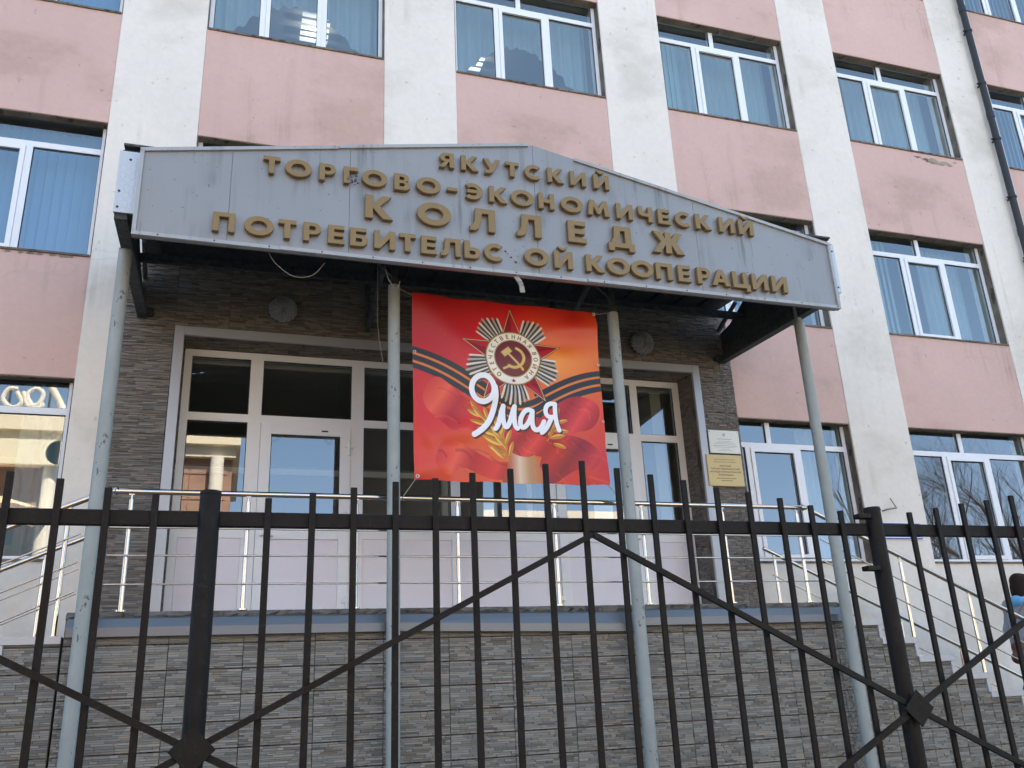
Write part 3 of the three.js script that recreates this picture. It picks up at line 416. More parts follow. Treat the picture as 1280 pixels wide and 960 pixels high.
  const rowsT = [
    ['ЯКУТСКИЙ', [557, 586, 613.6, 639, 664, 693, 721, 750], at(639, 215, DF)[1], 0.158],
    ['ТОРГОВО-ЭКОНОМИЧЕСКИЙ', [339.7, 373, 409, 438, 467.5, 502, 534.5, 564, 591, 621, 651, 681, 712.6, 745.6, 778, 804, 827, 850, 876, 905, 929], at(651, 250.5, DF)[1], 0.168],
    ['КОЛЛЕДЖ', [473, 541.6, 602, 660, 720, 775, 834], at(720, 292.5, DF)[1], 0.232],
    ['ПОТРЕБИТЕЛЬС ОЙ КООПЕРАЦИИ', [280.5, 324, 359, 390, 420, 448, 480, 508.6, 535, 562, 589, 615, 642, 669, 702.5, 0, 742, 771, 801, 828, 853.5, 878, 899, 924.5, 948, 972.5], at(669, 324, DF)[1], 0.176]];
  const py = [222, 245, 290, 320];
  rowsT.forEach(([txt, xs, yc, hgt], r) => [...txt].forEach((ch, i) => {
    if (ch === ' ') return;
    const xc = at(xs[i], py[r] + (xs[i] - 640) * 0.135, DF)[0], gs = L[ch]().map((s, q) => new THREE.ExtrudeGeometry(s, { depth: 0.26 - q * 0.012, bevelEnabled: true, bevelSize: 0.008, bevelThickness: 0.012, bevelSegments: 1, curveSegments: 10 }).translate(0, 0, q * 0.004));
    let g = mergeGeometries(gs.map((q) => q.index ? q.toNonIndexed() : q)); g.computeBoundingBox(); const c = g.boundingBox, mid = (c.min.x + c.max.x) / 2;
    g.translate(-mid, -0.5, 0).scale(hgt * 1.13, hgt, 0.15); g.rotateZ(rnd(-0.012, 0.012)); g.translate(xc, yc, zf + 0.008);
    part(canopy, 'letter', g, M.gold, first).userData.label = `gold raised letter ${ch} on the canopy front`;
  }));
  { // glue left where a letter fell off, droppings on the letter beside the edge, hanging scrap
    const [gx, gy] = at(642, 322, DF); for (let i = 0; i < 9; i++) part(canopy, 'glue_spot', new THREE.SphereGeometry(rnd(0.006, 0.013), 8, 6).scale(1, 1, 0.4).translate(gx + rnd(-0.08, 0.08), gy + rnd(-0.07, 0.07), zf), i % 3 ? M.edge : M.frameSteel, first);
    const [hx, hy] = at(441, 222, DF); for (let i = 0; i < 16; i++) part(canopy, 'rust_spot', new THREE.SphereGeometry(rnd(0.004, 0.01), 7, 5).scale(1, 1.3, 0.4).translate(hx + rnd(-0.05, 0.05), hy + rnd(-0.07, 0.03), zf + (i % 2 ? 0.048 : 0)), M.frameSteel, first);
    const [sx, sy] = at(650, 358, DF); const s = [V(sx - 0.03, sy + 0.11, zf - 0.02), V(sx - 0.01, sy + 0.03, zf + 0.03), V(sx + 0.01, sy, zf + 0.015), V(sx + 0.015, sy - 0.07, zf + 0.02)];
    part(canopy, 'torn_strip', [0, 1, 2].map((i) => bar(s[i], s[i + 1], 0.045, 0.012)), M.wire);
  }
}
// cables hanging under the canopy
function cable(label, pts, r = 0.006) { const c = new THREE.CatmullRomCurve3(pts.map((p) => V(...p))), t = thing('cable', label, 'cable', pts[0]); part(t, 'wire', new THREE.TubeGeometry(c, 40, r, 6), M.wire); }
cable('loose loop of thin wire under the canopy edge near the pipe at its end', [[0.20, 3.70, 2.4], [0.26, 3.60, 2.42], [0.42, 3.50, 2.4], [0.58, 3.54, 2.38], [0.68, 3.66, 2.4]], 0.003);
cable('short looped wire under the canopy beside the pipe left of the red banner', [[1.22, 3.72, 2.35], [1.26, 3.58, 2.35], [1.33, 3.50, 2.35], [1.36, 3.58, 2.35]], 0.003);
cable('long wire dangling straight down in front of the dark entrance glazing', [[1.31, 4.4, 1.4], [1.31, 3.9, 1.4], [1.32, 3.5, 1.4], [1.37, 3.14, 1.4]], 0.004);

// ---------------------------------------------------------------- wall lamps, plaques, street sign, drainpipe
function wallLamp(x, Y, label) {
  const t = thing('wall_lamp', label, 'lamp', [x, Y, 0.13], 'round fluted lamps above the entrance');
  part(t, 'base', new THREE.CylinderGeometry(0.13, 0.13, 0.04, 24).rotateX(Math.PI / 2).translate(x, Y, 0.145), M.frameSteel);
  const N = 96, R = 16, pos = [], idx = [];
  for (let j = 0; j <= R; j++) for (let i = 0; i <= N; i++) { const f = j / R, a = i / N * Math.PI * 2, rr = 0.155 * Math.sin(f * Math.PI / 2) * (1 + 0.0), rib = 0.034 * Math.abs(Math.cos((a + f * 0.9) * 9)) * Math.min(1, f * 2.5), z = 0.165 + 0.10 * Math.cos(f * Math.PI / 2) + rib; pos.push(x + rr * Math.cos(a), Y + rr * Math.sin(a), z); }
  for (let j = 0; j < R; j++) for (let i = 0; i < N; i++) { const a = j * (N + 1) + i, b = a + N + 1; idx.push(a, b, a + 1, a + 1, b, b + 1); }
  const g = new THREE.BufferGeometry(); g.setAttribute('position', new THREE.Float32BufferAttribute(pos, 3)); g.setIndex(idx); g.computeVertexNormals(); part(t, 'shade', g, M.lamp);
}
wallLamp(0.45, 4.17, 'round fluted wall lamp on the dark stone over the door with glass'); wallLamp(4.87, 4.13, 'round fluted wall lamp on the dark stone behind the pipe right of the banner');
function canvasMat(w, h, draw, o = {}) { const c = document.createElement('canvas'); c.width = w; c.height = h; draw(c.getContext('2d'), w, h); const t = new THREE.CanvasTexture(c); t.colorSpace = THREE.SRGBColorSpace; return new THREE.MeshStandardMaterial({ map: t, roughness: 0.4, ...o }); }
function plaque(name, label, x, Y, w, h, z, m, rim) {
  const t = thing(name, label, 'plaque', [x, Y, z]); part(t, 'board', rbox(x - w / 2, x + w / 2, Y - h / 2, Y + h / 2, z, z + 0.016, 0.003), rim);
  const f = new THREE.Mesh(new THREE.PlaneGeometry(w - 0.012, h - 0.012), m); f.position.set(0, 0, 0.0185); f.name = 'printed_face'; f.castShadow = f.receiveShadow = true; t.add(f);
  for (const [a, b] of [[-1, -1], [1, -1], [-1, 1], [1, 1]]) part(t, 'screw', new THREE.SphereGeometry(0.007, 8, 6).translate(x + a * (w / 2 - 0.02), Y + b * (h / 2 - 0.02), z + 0.019), M.plate);
}
plaque('plaque', 'white plaque with a small round emblem above the gold plaque on the stone', 5.90, 2.885, 0.435, 0.30, 0.145, canvasMat(512, 353, (c, w, h) => {
  c.fillStyle = '#e6e8de'; c.fillRect(0, 0, w, h); c.strokeStyle = '#7f8f86'; c.lineWidth = 4; c.beginPath(); c.arc(w / 2, 66, 26, 0, 7); c.stroke(); c.fillStyle = '#8d9a90'; c.beginPath(); c.arc(w / 2, 66, 15, 0, 7); c.fill();
  c.fillStyle = '#6b7470'; [[130, 250, 9], [165, 200, 6], [186, 300, 6], [207, 370, 6], [236, 420, 8], [262, 360, 6], [290, 150, 6], [312, 260, 6]].forEach(([y, l, t]) => { for (let x = w / 2 - l / 2; x < w / 2 + l / 2; x += 9) c.fillRect(x, y + rnd(-1, 1), 6, t); });
}), M.plate);
plaque('plaque', 'gold plaque with dark lettering below the white plaque on the stone', 5.865, 2.515, 0.50, 0.40, 0.145, canvasMat(640, 512, (c, w, h) => {
  c.fillStyle = '#cdb377'; c.fillRect(0, 0, w, h); c.fillStyle = '#4a3b20'; c.textAlign = 'center';
  [['Частное профессиональное', 84, 30, ''], ['образовательное учреждение', 124, 30, ''], ['«ЯКУТСКИЙ', 196, 38, 'bold'], ['ТОРГОВО-ЭКОНОМИЧЕСКИЙ', 246, 38, 'bold'], ['КОЛЛЕДЖ ПОТРЕБИТЕЛЬСКОЙ', 296, 38, 'bold'], ['КООПЕРАЦИИ»', 346, 38, 'bold']].forEach(([t, y, s, b]) => { c.font = `${b} ${s}px sans-serif`; c.fillText(t, w / 2, y, w - 50); });
  [[398, 360], [436, 200]].forEach(([y, l]) => { for (let x = w / 2 - l / 2; x < w / 2 + l / 2; x += 14) c.fillRect(x, y - 14, 9, 14); });
}, { roughness: 0.35, metalness: 0.15 }), M.bronze);
plaque('street_sign', 'white sign with a blue border on the white pier behind the black fence', 8.44, 1.815, 0.74, 0.22, 0.014, canvasMat(512, 152, (c, w, h) => { c.fillStyle = '#1f3f93'; c.fillRect(0, 0, w, h); c.fillStyle = '#e8ebf2'; c.fillRect(10, 10, w - 20, h - 20); c.fillStyle = '#1f3f93'; c.fillRect(18, 18, w - 36, h - 36); }), M.pvc);
{ // drainpipe
  const x = 11.91, z = 0.11, t = thing('drainpipe', 'thin black drainpipe running down the white pier', 'drainpipe', [x, -EYE, z]);
  part(t, 'pipe', rod(V(x, -EYE + 0.2, z), V(x, TOP, z), 0.055, 18), M.drain);
  for (let y = 0.6; y < TOP; y += 1.12) { part(t, 'bracket', [new THREE.CylinderGeometry(0.066, 0.066, 0.035, 18).translate(x, y, z), box(x - 0.012, x + 0.012, y - 0.012, y + 0.012, 0.01, z), box(x - 0.10, x - 0.05, y - 0.012, y + 0.012, z - 0.02, z + 0.02)], M.drain); }
  for (let y = 2.2; y < TOP; y += 2.24) part(t, 'collar', new THREE.CylinderGeometry(0.062, 0.062, 0.12, 18).translate(x, y, z), M.drain);
}
{ // old iron hook on the pier
  const [x, Y] = at(1107, 632, 9.46), t = thing('wall_hook', 'rusty bent iron hook on the white pier above the street sign', 'hook', [x, Y, 0.012]);
  part(t, 'stem', [rod(V(x - 0.06, Y - 0.07, 0.01), V(x - 0.06, Y - 0.07, 0.12), 0.011, 8), rod(V(x - 0.06, Y - 0.07, 0.12), V(x + 0.08, Y - 0.05, 0.12), 0.011, 8), rod(V(x + 0.08, Y - 0.05, 0.12), V(x + 0.06, Y + 0.09, 0.06), 0.009, 8)], mat(lin(0.30, 0.24, 0.18)));
}

// ---------------------------------------------------------------- banner
{
  const W = 1024, H = 980, m = canvasMat(W, H, (c) => {
    const G = (x0, y0, x1, y1, ...st) => { const g = c.createLinearGradient(x0, y0, x1, y1); st.forEach(([o, k]) => g.addColorStop(o, k)); return g; };
    c.fillStyle = G(0, 0, W, H, [0, '#b5161b'], [0.35, '#d3201c'], [0.55, '#e0662a'], [0.72, '#d9541f'], [1, '#c81f24']); c.fillRect(0, 0, W, H);
    const rg = (x, y, r, k0, k1) => { const g = c.createRadialGradient(x, y, 0, x, y, r); g.addColorStop(0, k0); g.addColorStop(1, k1); c.fillStyle = g; c.fillRect(0, 0, W, H); };
    rg(900, 260, 430, 'rgba(240,140,40,0.95)', 'rgba(225,95,30,0)'); rg(770, 330, 240, 'rgba(250,170,60,0.7)', 'rgba(240,120,40,0)'); rg(90, 60, 380, 'rgba(165,16,24,0.8)', 'rgba(170,16,24,0)'); rg(110, 900, 380, 'rgba(220,70,60,0.8)', 'rgba(205,40,40,0)'); rg(560, 950, 240, 'rgba(240,150,60,0.8)', 'rgba(230,110,50,0)');
    rg(880, 40, 260, 'rgba(190,24,24,0.85)', 'rgba(190,24,24,0)');
    const band = (pts, w, k) => { c.strokeStyle = k; c.lineWidth = w; c.beginPath(); c.moveTo(...pts[0]); c.bezierCurveTo(...pts[1], ...pts[2], ...pts[3]); c.stroke(); };
    const ribbon = (p, o) => { band(p, 118, '#d8762b'); for (const d of [-44, 0, 44]) band(p.map(([x, y]) => [x + d * o[0], y + d * o[1]]), 30, '#2b2828'); };
    ribbon([[-20, 345], [150, 380], [300, 470], [430, 570]], [-0.3, 0.95]); ribbon([[1040, 400], [900, 420], [760, 500], [650, 570]], [0.3, 0.95]); ribbon([[420, 560], [480, 640], [600, 640], [690, 560]], [0, 1]);
    // red cloth folds
    const cloth = (k, pts) => { const n = pts.length - 1, mid = (i) => [(pts[i % n][0] + pts[(i + 1) % n][0]) / 2, (pts[i % n][1] + pts[(i + 1) % n][1]) / 2]; c.fillStyle = k; c.beginPath(); c.moveTo(...mid(0)); for (let i = 1; i <= n; i++) c.quadraticCurveTo(...pts[i % n], ...mid(i)); c.closePath(); c.fill(); };
    const fold = (x0, y0, x1, y1, st, pts) => cloth(G(x0, y0, x1, y1, ...st), pts);
    const deep = [[0, '#8e1218'], [0.22, '#d32a26'], [0.38, '#a3161b'], [0.58, '#e0403a'], [0.75, '#b01a1e'], [1, '#7d0f15']], lite = [[0, '#c7251f'], [0.3, '#e85a3a'], [0.5, '#b81c1f'], [0.8, '#dc3a2c'], [1, '#9a141a']];
    fold(40, 480, 380, 720, lite, [[40, 540], [110, 430], [190, 480], [250, 540], [330, 580], [420, 600], [430, 690], [400, 750], [330, 740], [250, 700], [200, 740], [120, 660], [90, 640], [60, 610], [40, 540]]);
    fold(660, 520, 1000, 760, deep, [[690, 610], [780, 540], [860, 500], [960, 510], [1010, 560], [990, 640], [930, 690], [860, 700], [790, 740], [720, 790], [650, 780], [650, 700], [660, 640], [680, 620], [690, 610]]);
    fold(120, 760, 500, 940, lite, [[110, 860], [140, 770], [240, 780], [330, 840], [420, 880], [470, 870], [510, 890], [500, 950], [420, 975], [320, 940], [240, 900], [180, 960], [120, 930], [105, 890], [110, 860]]);
    fold(470, 640, 740, 860, deep, [[470, 670], [560, 630], [680, 640], [740, 690], [760, 760], [730, 830], [690, 860], [640, 830], [590, 860], [520, 830], [480, 840], [460, 790], [460, 720], [465, 690], [470, 670]]);
    fold(660, 720, 980, 970, [[0, '#7d0f15'], [0.3, '#c4221f'], [0.5, '#8c1217'], [0.75, '#c8302a'], [1, '#9a151a']], [[690, 810], [770, 720], [890, 730], [970, 780], [990, 850], [930, 910], [850, 900], [780, 940], [720, 985], [650, 975], [645, 900], [660, 840], [675, 825], [690, 810]]);
    for (let i = 0; i < 46; i++) { c.strokeStyle = i % 2 ? `rgba(110,10,16,${rnd(0.12, 0.35)})` : `rgba(255,120,70,${rnd(0.08, 0.25)})`; c.lineWidth = rnd(3, 16); const q = [[60, 380, 500, 720], [120, 480, 780, 950], [480, 740, 650, 850], [660, 1000, 520, 760], [660, 980, 740, 960]][i % 5], x = rnd(q[0], q[1]), y = rnd(q[2], q[3]); c.beginPath(); c.moveTo(x, y); c.quadraticCurveTo(x + rnd(10, 60), y + rnd(-30, 40), x + rnd(40, 120), y + rnd(10, 60)); c.stroke(); }
    c.fillStyle = G(470, 0, 680, 0, [0, '#a8401f'], [0.35, '#dcc3a8'], [0.6, '#b98a5c'], [1, '#c4622c']); c.beginPath(); c.moveTo(500, 820); c.bezierCurveTo(540, 850, 600, 850, 625, 830); c.lineTo(690, 980); c.lineTo(445, 980); c.closePath(); c.fill();
    // laurel
    const leaf = (x, y, a, l) => { c.save(); c.translate(x, y); c.rotate(a); c.fillStyle = G(0, -12, 0, 12, [0, '#f1c75a'], [0.5, '#d79a30'], [1, '#a8631c']); c.beginPath(); c.moveTo(0, 0); c.quadraticCurveTo(l * 0.5, -l * 0.26, l, 0); c.quadraticCurveTo(l * 0.5, l * 0.26, 0, 0); c.fill(); c.strokeStyle = '#7d4514'; c.lineWidth = 2; c.beginPath(); c.moveTo(0, 0); c.lineTo(l, 0); c.stroke(); c.restore(); };
    c.strokeStyle = '#b8792a'; c.lineWidth = 7; c.beginPath(); c.moveTo(490, 880); c.quadraticCurveTo(470, 740, 330, 620); c.stroke(); c.beginPath(); c.moveTo(690, 760); c.quadraticCurveTo(740, 700, 745, 620); c.stroke();
    [[482, 840, -2.7, 120], [480, 820, -1.9, 100], [465, 790, -2.75, 130], [460, 770, -1.75, 105], [440, 740, -2.85, 130], [432, 720, -1.7, 95], [400, 690, -2.9, 120], [395, 670, -1.9, 90], [360, 645, -2.7, 95], [345, 630, -2.2, 90], [470, 860, -2.4, 110], [475, 800, -2.3, 110], [450, 755, -2.25, 110], [415, 705, -2.3, 105], [375, 660, -2.35, 100], [488, 850, -1.3, 90], [470, 790, -1.2, 95], [448, 745, -1.2, 90], [700, 745, -0.2, 95], [700, 740, -1.3, 90], [722, 705, 0.0, 95], [722, 700, -1.2, 90], [738, 665, -0.3, 80], [740, 650, -1.25, 85], [720, 770, 0.3, 80]].forEach((l) => leaf(...l));
    // order star: silver rays, red enamel star, ring with lettering, hammer and sickle
    const cx = 528, cy = 318;
    for (let b = 0; b < 5; b++) { const a0 = -Math.PI / 2 + (b + 0.5) * Math.PI * 0.4; for (let i = -6; i <= 6; i++) { const a = a0 + i * 0.052, l = 262 - Math.abs(i) * 5 - (i & 1 ? 10 : 0); c.fillStyle = i & 1 ? '#3a3733' : (i % 4 ? '#d9d3c4' : '#aaa395'); c.beginPath(); c.moveTo(cx + 90 * Math.cos(a - 0.05), cy + 90 * Math.sin(a - 0.05)); c.lineTo(cx + l * Math.cos(a - 0.024), cy + l * Math.sin(a - 0.024)); c.lineTo(cx + (l + 9) * Math.cos(a), cy + (l + 9) * Math.sin(a)); c.lineTo(cx + l * Math.cos(a + 0.024), cy + l * Math.sin(a + 0.024)); c.lineTo(cx + 90 * Math.cos(a + 0.05), cy + 90 * Math.sin(a + 0.05)); c.fill(); } }
    const star = (R, r, k) => { c.fillStyle = k; c.beginPath(); for (let i = 0; i < 10; i++) { const a = -Math.PI / 2 + i * Math.PI / 5, q = i & 1 ? r : R; c.lineTo(cx + q * Math.cos(a), cy + q * Math.sin(a)); } c.closePath(); c.fill(); };
    star(292, 116, '#5a4526'); star(284, 111, '#d9bd8a'); star(274, 106, '#8f1219');
    for (let i = 0; i < 5; i++) { const a = -Math.PI / 2 + i * Math.PI * 0.4, b = a + Math.PI / 5; c.fillStyle = '#b3222a'; c.beginPath(); c.moveTo(cx, cy); c.lineTo(cx + 268 * Math.cos(a), cy + 268 * Math.sin(a)); c.lineTo(cx + 105 * Math.cos(b), cy + 105 * Math.sin(b)); c.fill(); }
    const disc = (r, k) => { c.fillStyle = k; c.beginPath(); c.arc(cx, cy, r, 0, 7); c.fill(); };
    disc(151, '#7a6234'); disc(146, '#d8c48e'); disc(141, '#efe7d6'); disc(104, '#b3965a'); disc(98, '#5c1013'); disc(92, '#6f1418');
    c.fillStyle = '#8a6c33'; c.font = 'bold 34px sans-serif'; c.textAlign = 'center'; c.textBaseline = 'middle';
    const ring = (t, a0, a1) => [...t].forEach((ch, i) => { const a = a0 + (a1 - a0) * i / (t.length - 1); c.save(); c.translate(cx + 122 * Math.cos(a), cy + 122 * Math.sin(a)); c.rotate(a + Math.PI / 2); c.fillText(ch, 0, 0); c.restore(); });
    ring('ОТЕЧЕСТВЕННАЯ', rad(130), rad(322)); ring('ВОЙНА', rad(344), rad(412));
    c.fillStyle = '#a3232a'; c.beginPath(); for (let i = 0; i < 10; i++) { const a = -Math.PI / 2 + i * Math.PI / 5, q = i & 1 ? 6 : 15; c.lineTo(cx + q * Math.cos(a), cy + 123 + q * Math.sin(a)); } c.fill();
    c.lineCap = 'round'; const gold2 = ['#6b4f1d', '#d8b567'];
    gold2.forEach((k, i) => { c.strokeStyle = k; c.lineWidth = 22 - i * 7; c.beginPath(); c.arc(cx + 4, cy - 4, 54, -1.25, 2.1); c.stroke(); c.lineWidth = 17 - i * 6; c.beginPath(); c.moveTo(cx - 22, cy + 46); c.lineTo(cx - 52, cy + 60); c.stroke(); c.beginPath(); c.moveTo(cx - 26, cy - 26); c.lineTo(cx + 54, cy + 58); c.stroke(); c.lineCap = 'butt'; c.lineWidth = 40 - i * 8; c.beginPath(); c.moveTo(cx - 58 + i * 3, cy - 14 - i * 3); c.lineTo(cx - 10 - i * 3, cy - 54 + i * 3); c.stroke(); c.lineCap = 'round'; });
    // 9 мая
    c.lineJoin = 'round';
    const nine = (dx, dy, k, lw) => {
      c.strokeStyle = k; c.save(); c.translate(dx, dy);
      c.lineWidth = lw + 4; c.beginPath(); c.ellipse(362, 492, 58, 70, 0.12, 0, 7); c.stroke(); c.beginPath(); c.moveTo(424, 480); c.bezierCurveTo(436, 590, 400, 690, 306, 742); c.stroke();
      c.lineWidth = lw; c.beginPath(); c.moveTo(418, 706); c.bezierCurveTo(440, 690, 450, 630, 466, 582); c.bezierCurveTo(462, 640, 462, 690, 476, 694); c.bezierCurveTo(496, 690, 510, 620, 524, 584); c.bezierCurveTo(518, 650, 520, 694, 536, 698); c.stroke();
      c.beginPath(); c.moveTo(612, 606); c.bezierCurveTo(580, 580, 548, 640, 552, 676); c.bezierCurveTo(560, 716, 600, 680, 616, 606); c.bezierCurveTo(610, 660, 612, 700, 634, 704); c.bezierCurveTo(656, 704, 668, 680, 676, 660); c.stroke();
      c.beginPath(); c.moveTo(742, 560); c.bezierCurveTo(700, 548, 680, 590, 690, 618); c.bezierCurveTo(700, 640, 730, 636, 742, 622); c.moveTo(744, 558); c.bezierCurveTo(738, 620, 742, 670, 758, 700); c.moveTo(720, 634); c.bezierCurveTo(700, 670, 690, 700, 664, 716); c.stroke(); c.restore();
    };
    nine(7, 8, 'rgba(40,12,12,0.75)', 26); nine(0, 0, '#f2f3f6', 25);
    // fine print grain and scratches
    for (let i = 0; i < 26; i++) { c.strokeStyle = `rgba(255,235,220,${rnd(0.05, 0.2)})`; c.lineWidth = rnd(1, 2); const x = rnd(0, W), y = rnd(0, H); c.beginPath(); c.moveTo(x, y); c.lineTo(x + rnd(-30, 30), y + rnd(-60, 60)); c.stroke(); }
  }, { roughness: 0.42, side: THREE.DoubleSide });
  const D = 7.62, z = CAMZ - D, c4 = [[1.566, 3.700], [3.495, 3.690], [1.580, 1.862], [3.49, 1.857]], N = 48, pos = [], uv = [], idx = [];
  const t = thing('banner', 'red holiday banner with a silver star order hung between two pipes under the canopy', 'banner', [2.53, 1.86, z]);
  for (let j = 0; j <= N; j++) for (let i = 0; i <= N; i++) {
    const u = i / N, v = j / N, L2 = (q) => (c4[2][q] * (1 - u) + c4[3][q] * u) * (1 - v) + (c4[0][q] * (1 - u) + c4[1][q] * u) * v;
    const pull = Math.exp(-((u - v) ** 2) * 60) * 0.022 * Math.sin(v * 30) + Math.exp(-((u + v - 1) ** 2) * 50) * 0.024 + 0.016 * Math.exp(-((u * 1.8 + v - 0.35) ** 2) * 220) + 0.014 * Math.exp(-(((1 - u) * 1.5 + v - 0.3) ** 2) * 260), wav = 0.012 * Math.sin(u * 9 + v * 3) * Math.sin(Math.PI * v) + 0.007 * Math.sin(v * 14 - u * 5) + 0.02 * Math.sin(Math.PI * u) * Math.sin(Math.PI * v) + 0.006 * (fbm(u, v, 5, 5, 3, 200) - 0.5);
    pos.push(L2(0) - 2.53, L2(1) - 1.86 + 0.006 * Math.sin(u * 21) * (j === 0 || j === N ? 1 : 0), wav + pull); uv.push(u, v);
  }
  for (let j = 0; j < N; j++) for (let i = 0; i < N; i++) { const a = j * (N + 1) + i, b = a + N + 1; idx.push(a, a + 1, b, b, a + 1, b + 1); }
  const g = new THREE.BufferGeometry(); g.setAttribute('position', new THREE.Float32BufferAttribute(pos, 3)); g.setAttribute('uv', new THREE.Float32BufferAttribute(uv, 2)); g.setIndex(idx); g.computeVertexNormals();
  const cloth = new THREE.Mesh(g, m); cloth.name = 'printed_cloth'; cloth.castShadow = cloth.receiveShadow = true; t.add(cloth);
  const back = new THREE.Mesh(g.clone().translate(0, 0, -0.003), mat(lin(0.62, 0.60, 0.57), { roughness: 0.7 })); back.name = 'cloth_back'; back.castShadow = back.receiveShadow = true; t.add(back);
  const ends = [[1.40, 3.76], [3.70, 3.70], [1.40, 1.66], [3.68, 1.70]];
  c4.forEach(([x, y], i) => { const s = i % 2 ? -1 : 1, q = i < 2 ? -1 : 1; part(t, 'eyelet', new THREE.TorusGeometry(0.014, 0.005, 6, 14).translate(x + s * 0.03, y + q * 0.03, z + 0.012), M.plate); part(t, 'tie_cord', rod(V(x + s * 0.03, y + q * 0.03, z + 0.01), V(ends[i][0] - (i % 2 ? 0.05 : -0.05), ends[i][1], z - 0.02), 0.004, 6), M.wire); });
  for (const y of [2.5, 3.1]) for (const x of [1.59, 3.475]) part(t, 'eyelet', new THREE.TorusGeometry(0.011, 0.004, 6, 14).translate(x, y, z + 0.014), M.plate);
}

// ---------------------------------------------------------------- fence in front
{
  const z = CAMZ - 2.2, t = thing('iron_fence', 'black iron fence with upright pickets and crossed diagonal bars in front of the porch', 'fence', [0.92, -EYE, z]);
  const PITCH = 1.92, P0 = -0.041, RAIL = 0.427, KN = -0.084, APEX = 0.395;
  for (let p = -2; p <= 3; p++) part(t, 'post', [rod(V(P0 + p * PITCH, -EYE - 0.1, z), V(P0 + p * PITCH, 0.485, z), 0.0245, 24), rod(V(P0 + p * PITCH, 0.484, z), V(P0 + p * PITCH, 0.493, z), 0.026, 24, 0.024)], M.fence);
  for (let p = -2; p < 3; p++) {
    const a = P0 + p * PITCH, b = a + PITCH, c = (a + b) / 2 + 0.015;
    part(t, 'rail', rbox(a + 0.022, b - 0.022, RAIL - 0.0185, RAIL + 0.0185, z - 0.018, z - 0.001, 0.003), M.fence);
    part(t, 'rail', rbox(a + 0.022, b - 0.022, -1.33, -1.29, z - 0.024, z - 0.002, 0.003), M.fence);
    for (let n = 0; n < 17; n++) { const x = a + 0.135 + n * 0.104, h = 0.604 - 0.0154 * Math.abs(n - 8) + rnd(-0.003, 0.003), lean = rnd(-0.004, 0.004); const g = rbox(-0.008, 0.008, -1.43, h, 0, 0.010, 0.0015); g.rotateZ(lean); part(t, 'picket', g.translate(x, 0, z), M.fence); }
    for (const [s, e] of [[V(a, KN, z + 0.032), V(c, APEX, z + 0.032)], [V(b, KN, z + 0.032), V(c, APEX, z + 0.032)], [V(a, KN, z + 0.032), V(c, KN - 0.48, z + 0.032)], [V(b, KN, z + 0.032), V(c, KN - 0.48, z + 0.032)]]) part(t, 'diagonal_bar', bar(s, e, 0.015, 0.012), M.fence);
  }
  for (let p = -2; p <= 3; p++) part(t, 'diamond_plate', new RoundedBoxGeometry(0.07, 0.07, 0.005, 1, 0.0015).rotateZ(Math.PI / 4).translate(P0 + p * PITCH, KN, z + 0.046), M.fence);
  for (const y of [0.455, 0.30]) part(t, 'hinge_lug', rbox(P0 + PITCH - 0.075, P0 + PITCH - 0.031, y, y + 0.014, z + 0.0, z + 0.03, 0.002), M.fence);
}

// ---------------------------------------------------------------- person on the steps
function sdfMesh(bones, lo, hi, cell, k = 0.035) { // bones: [ax,ay,az,ra, bx,by,bz,rb]; smooth union meshed on a grid
  const size = Math.max(hi[0] - lo[0], hi[1] - lo[1], hi[2] - lo[2]), n = Math.ceil(size / cell) + 4, mc = new MarchingCubes(n, new THREE.MeshBasicMaterial(), false, false, 120000), h = size / 2 * (1 + 4 / n), ctr = [(lo[0] + hi[0]) / 2, (lo[1] + hi[1]) / 2, (lo[2] + hi[2]) / 2];
  mc.isolation = 0;
  for (let iz = 0; iz < n; iz++) for (let iy = 0; iy < n; iy++) for (let ix = 0; ix < n; ix++) {
    const x = ctr[0] + (ix - n / 2) / (n / 2) * h, y = ctr[1] + (iy - n / 2) / (n / 2) * h, z = ctr[2] + (iz - n / 2) / (n / 2) * h; let d = 1;
    for (const b of bones) { const dx = b[4] - b[0], dy = b[5] - b[1], dz = b[6] - b[2], px = x - b[0], py = y - b[1], pz = z - b[2], t = Math.max(0, Math.min(1, (px * dx + py * dy + pz * dz) / (dx * dx + dy * dy + dz * dz + 1e-9))); const q = Math.hypot(px - dx * t, py - dy * t, pz - dz * t) - (b[3] + (b[7] - b[3]) * t); const m = Math.max(0, k - Math.abs(d - q)) / k; d = Math.min(d, q) - m * m * k * 0.25; }
    mc.field[ix + iy * n + iz * n * n] = -d;
  }
  mc.update();
  const c = mc.count, pos = new Float32Array(mc.positionArray.slice(0, c * 3)), nor = new Float32Array(mc.normalArray.slice(0, c * 3));
  for (let i = 0; i < c; i++) { for (let q = 0; q < 3; q++) pos[i * 3 + q] = pos[i * 3 + q] * h + ctr[q]; const l = Math.hypot(nor[i * 3], nor[i * 3 + 1], nor[i * 3 + 2]) || 1; for (let q = 0; q < 3; q++) nor[i * 3 + q] /= l; }
  const g = new THREE.BufferGeometry(); g.setAttribute('position', new THREE.BufferAttribute(pos, 3)); g.setAttribute('normal', new THREE.BufferAttribute(nor, 3)); return g;
}
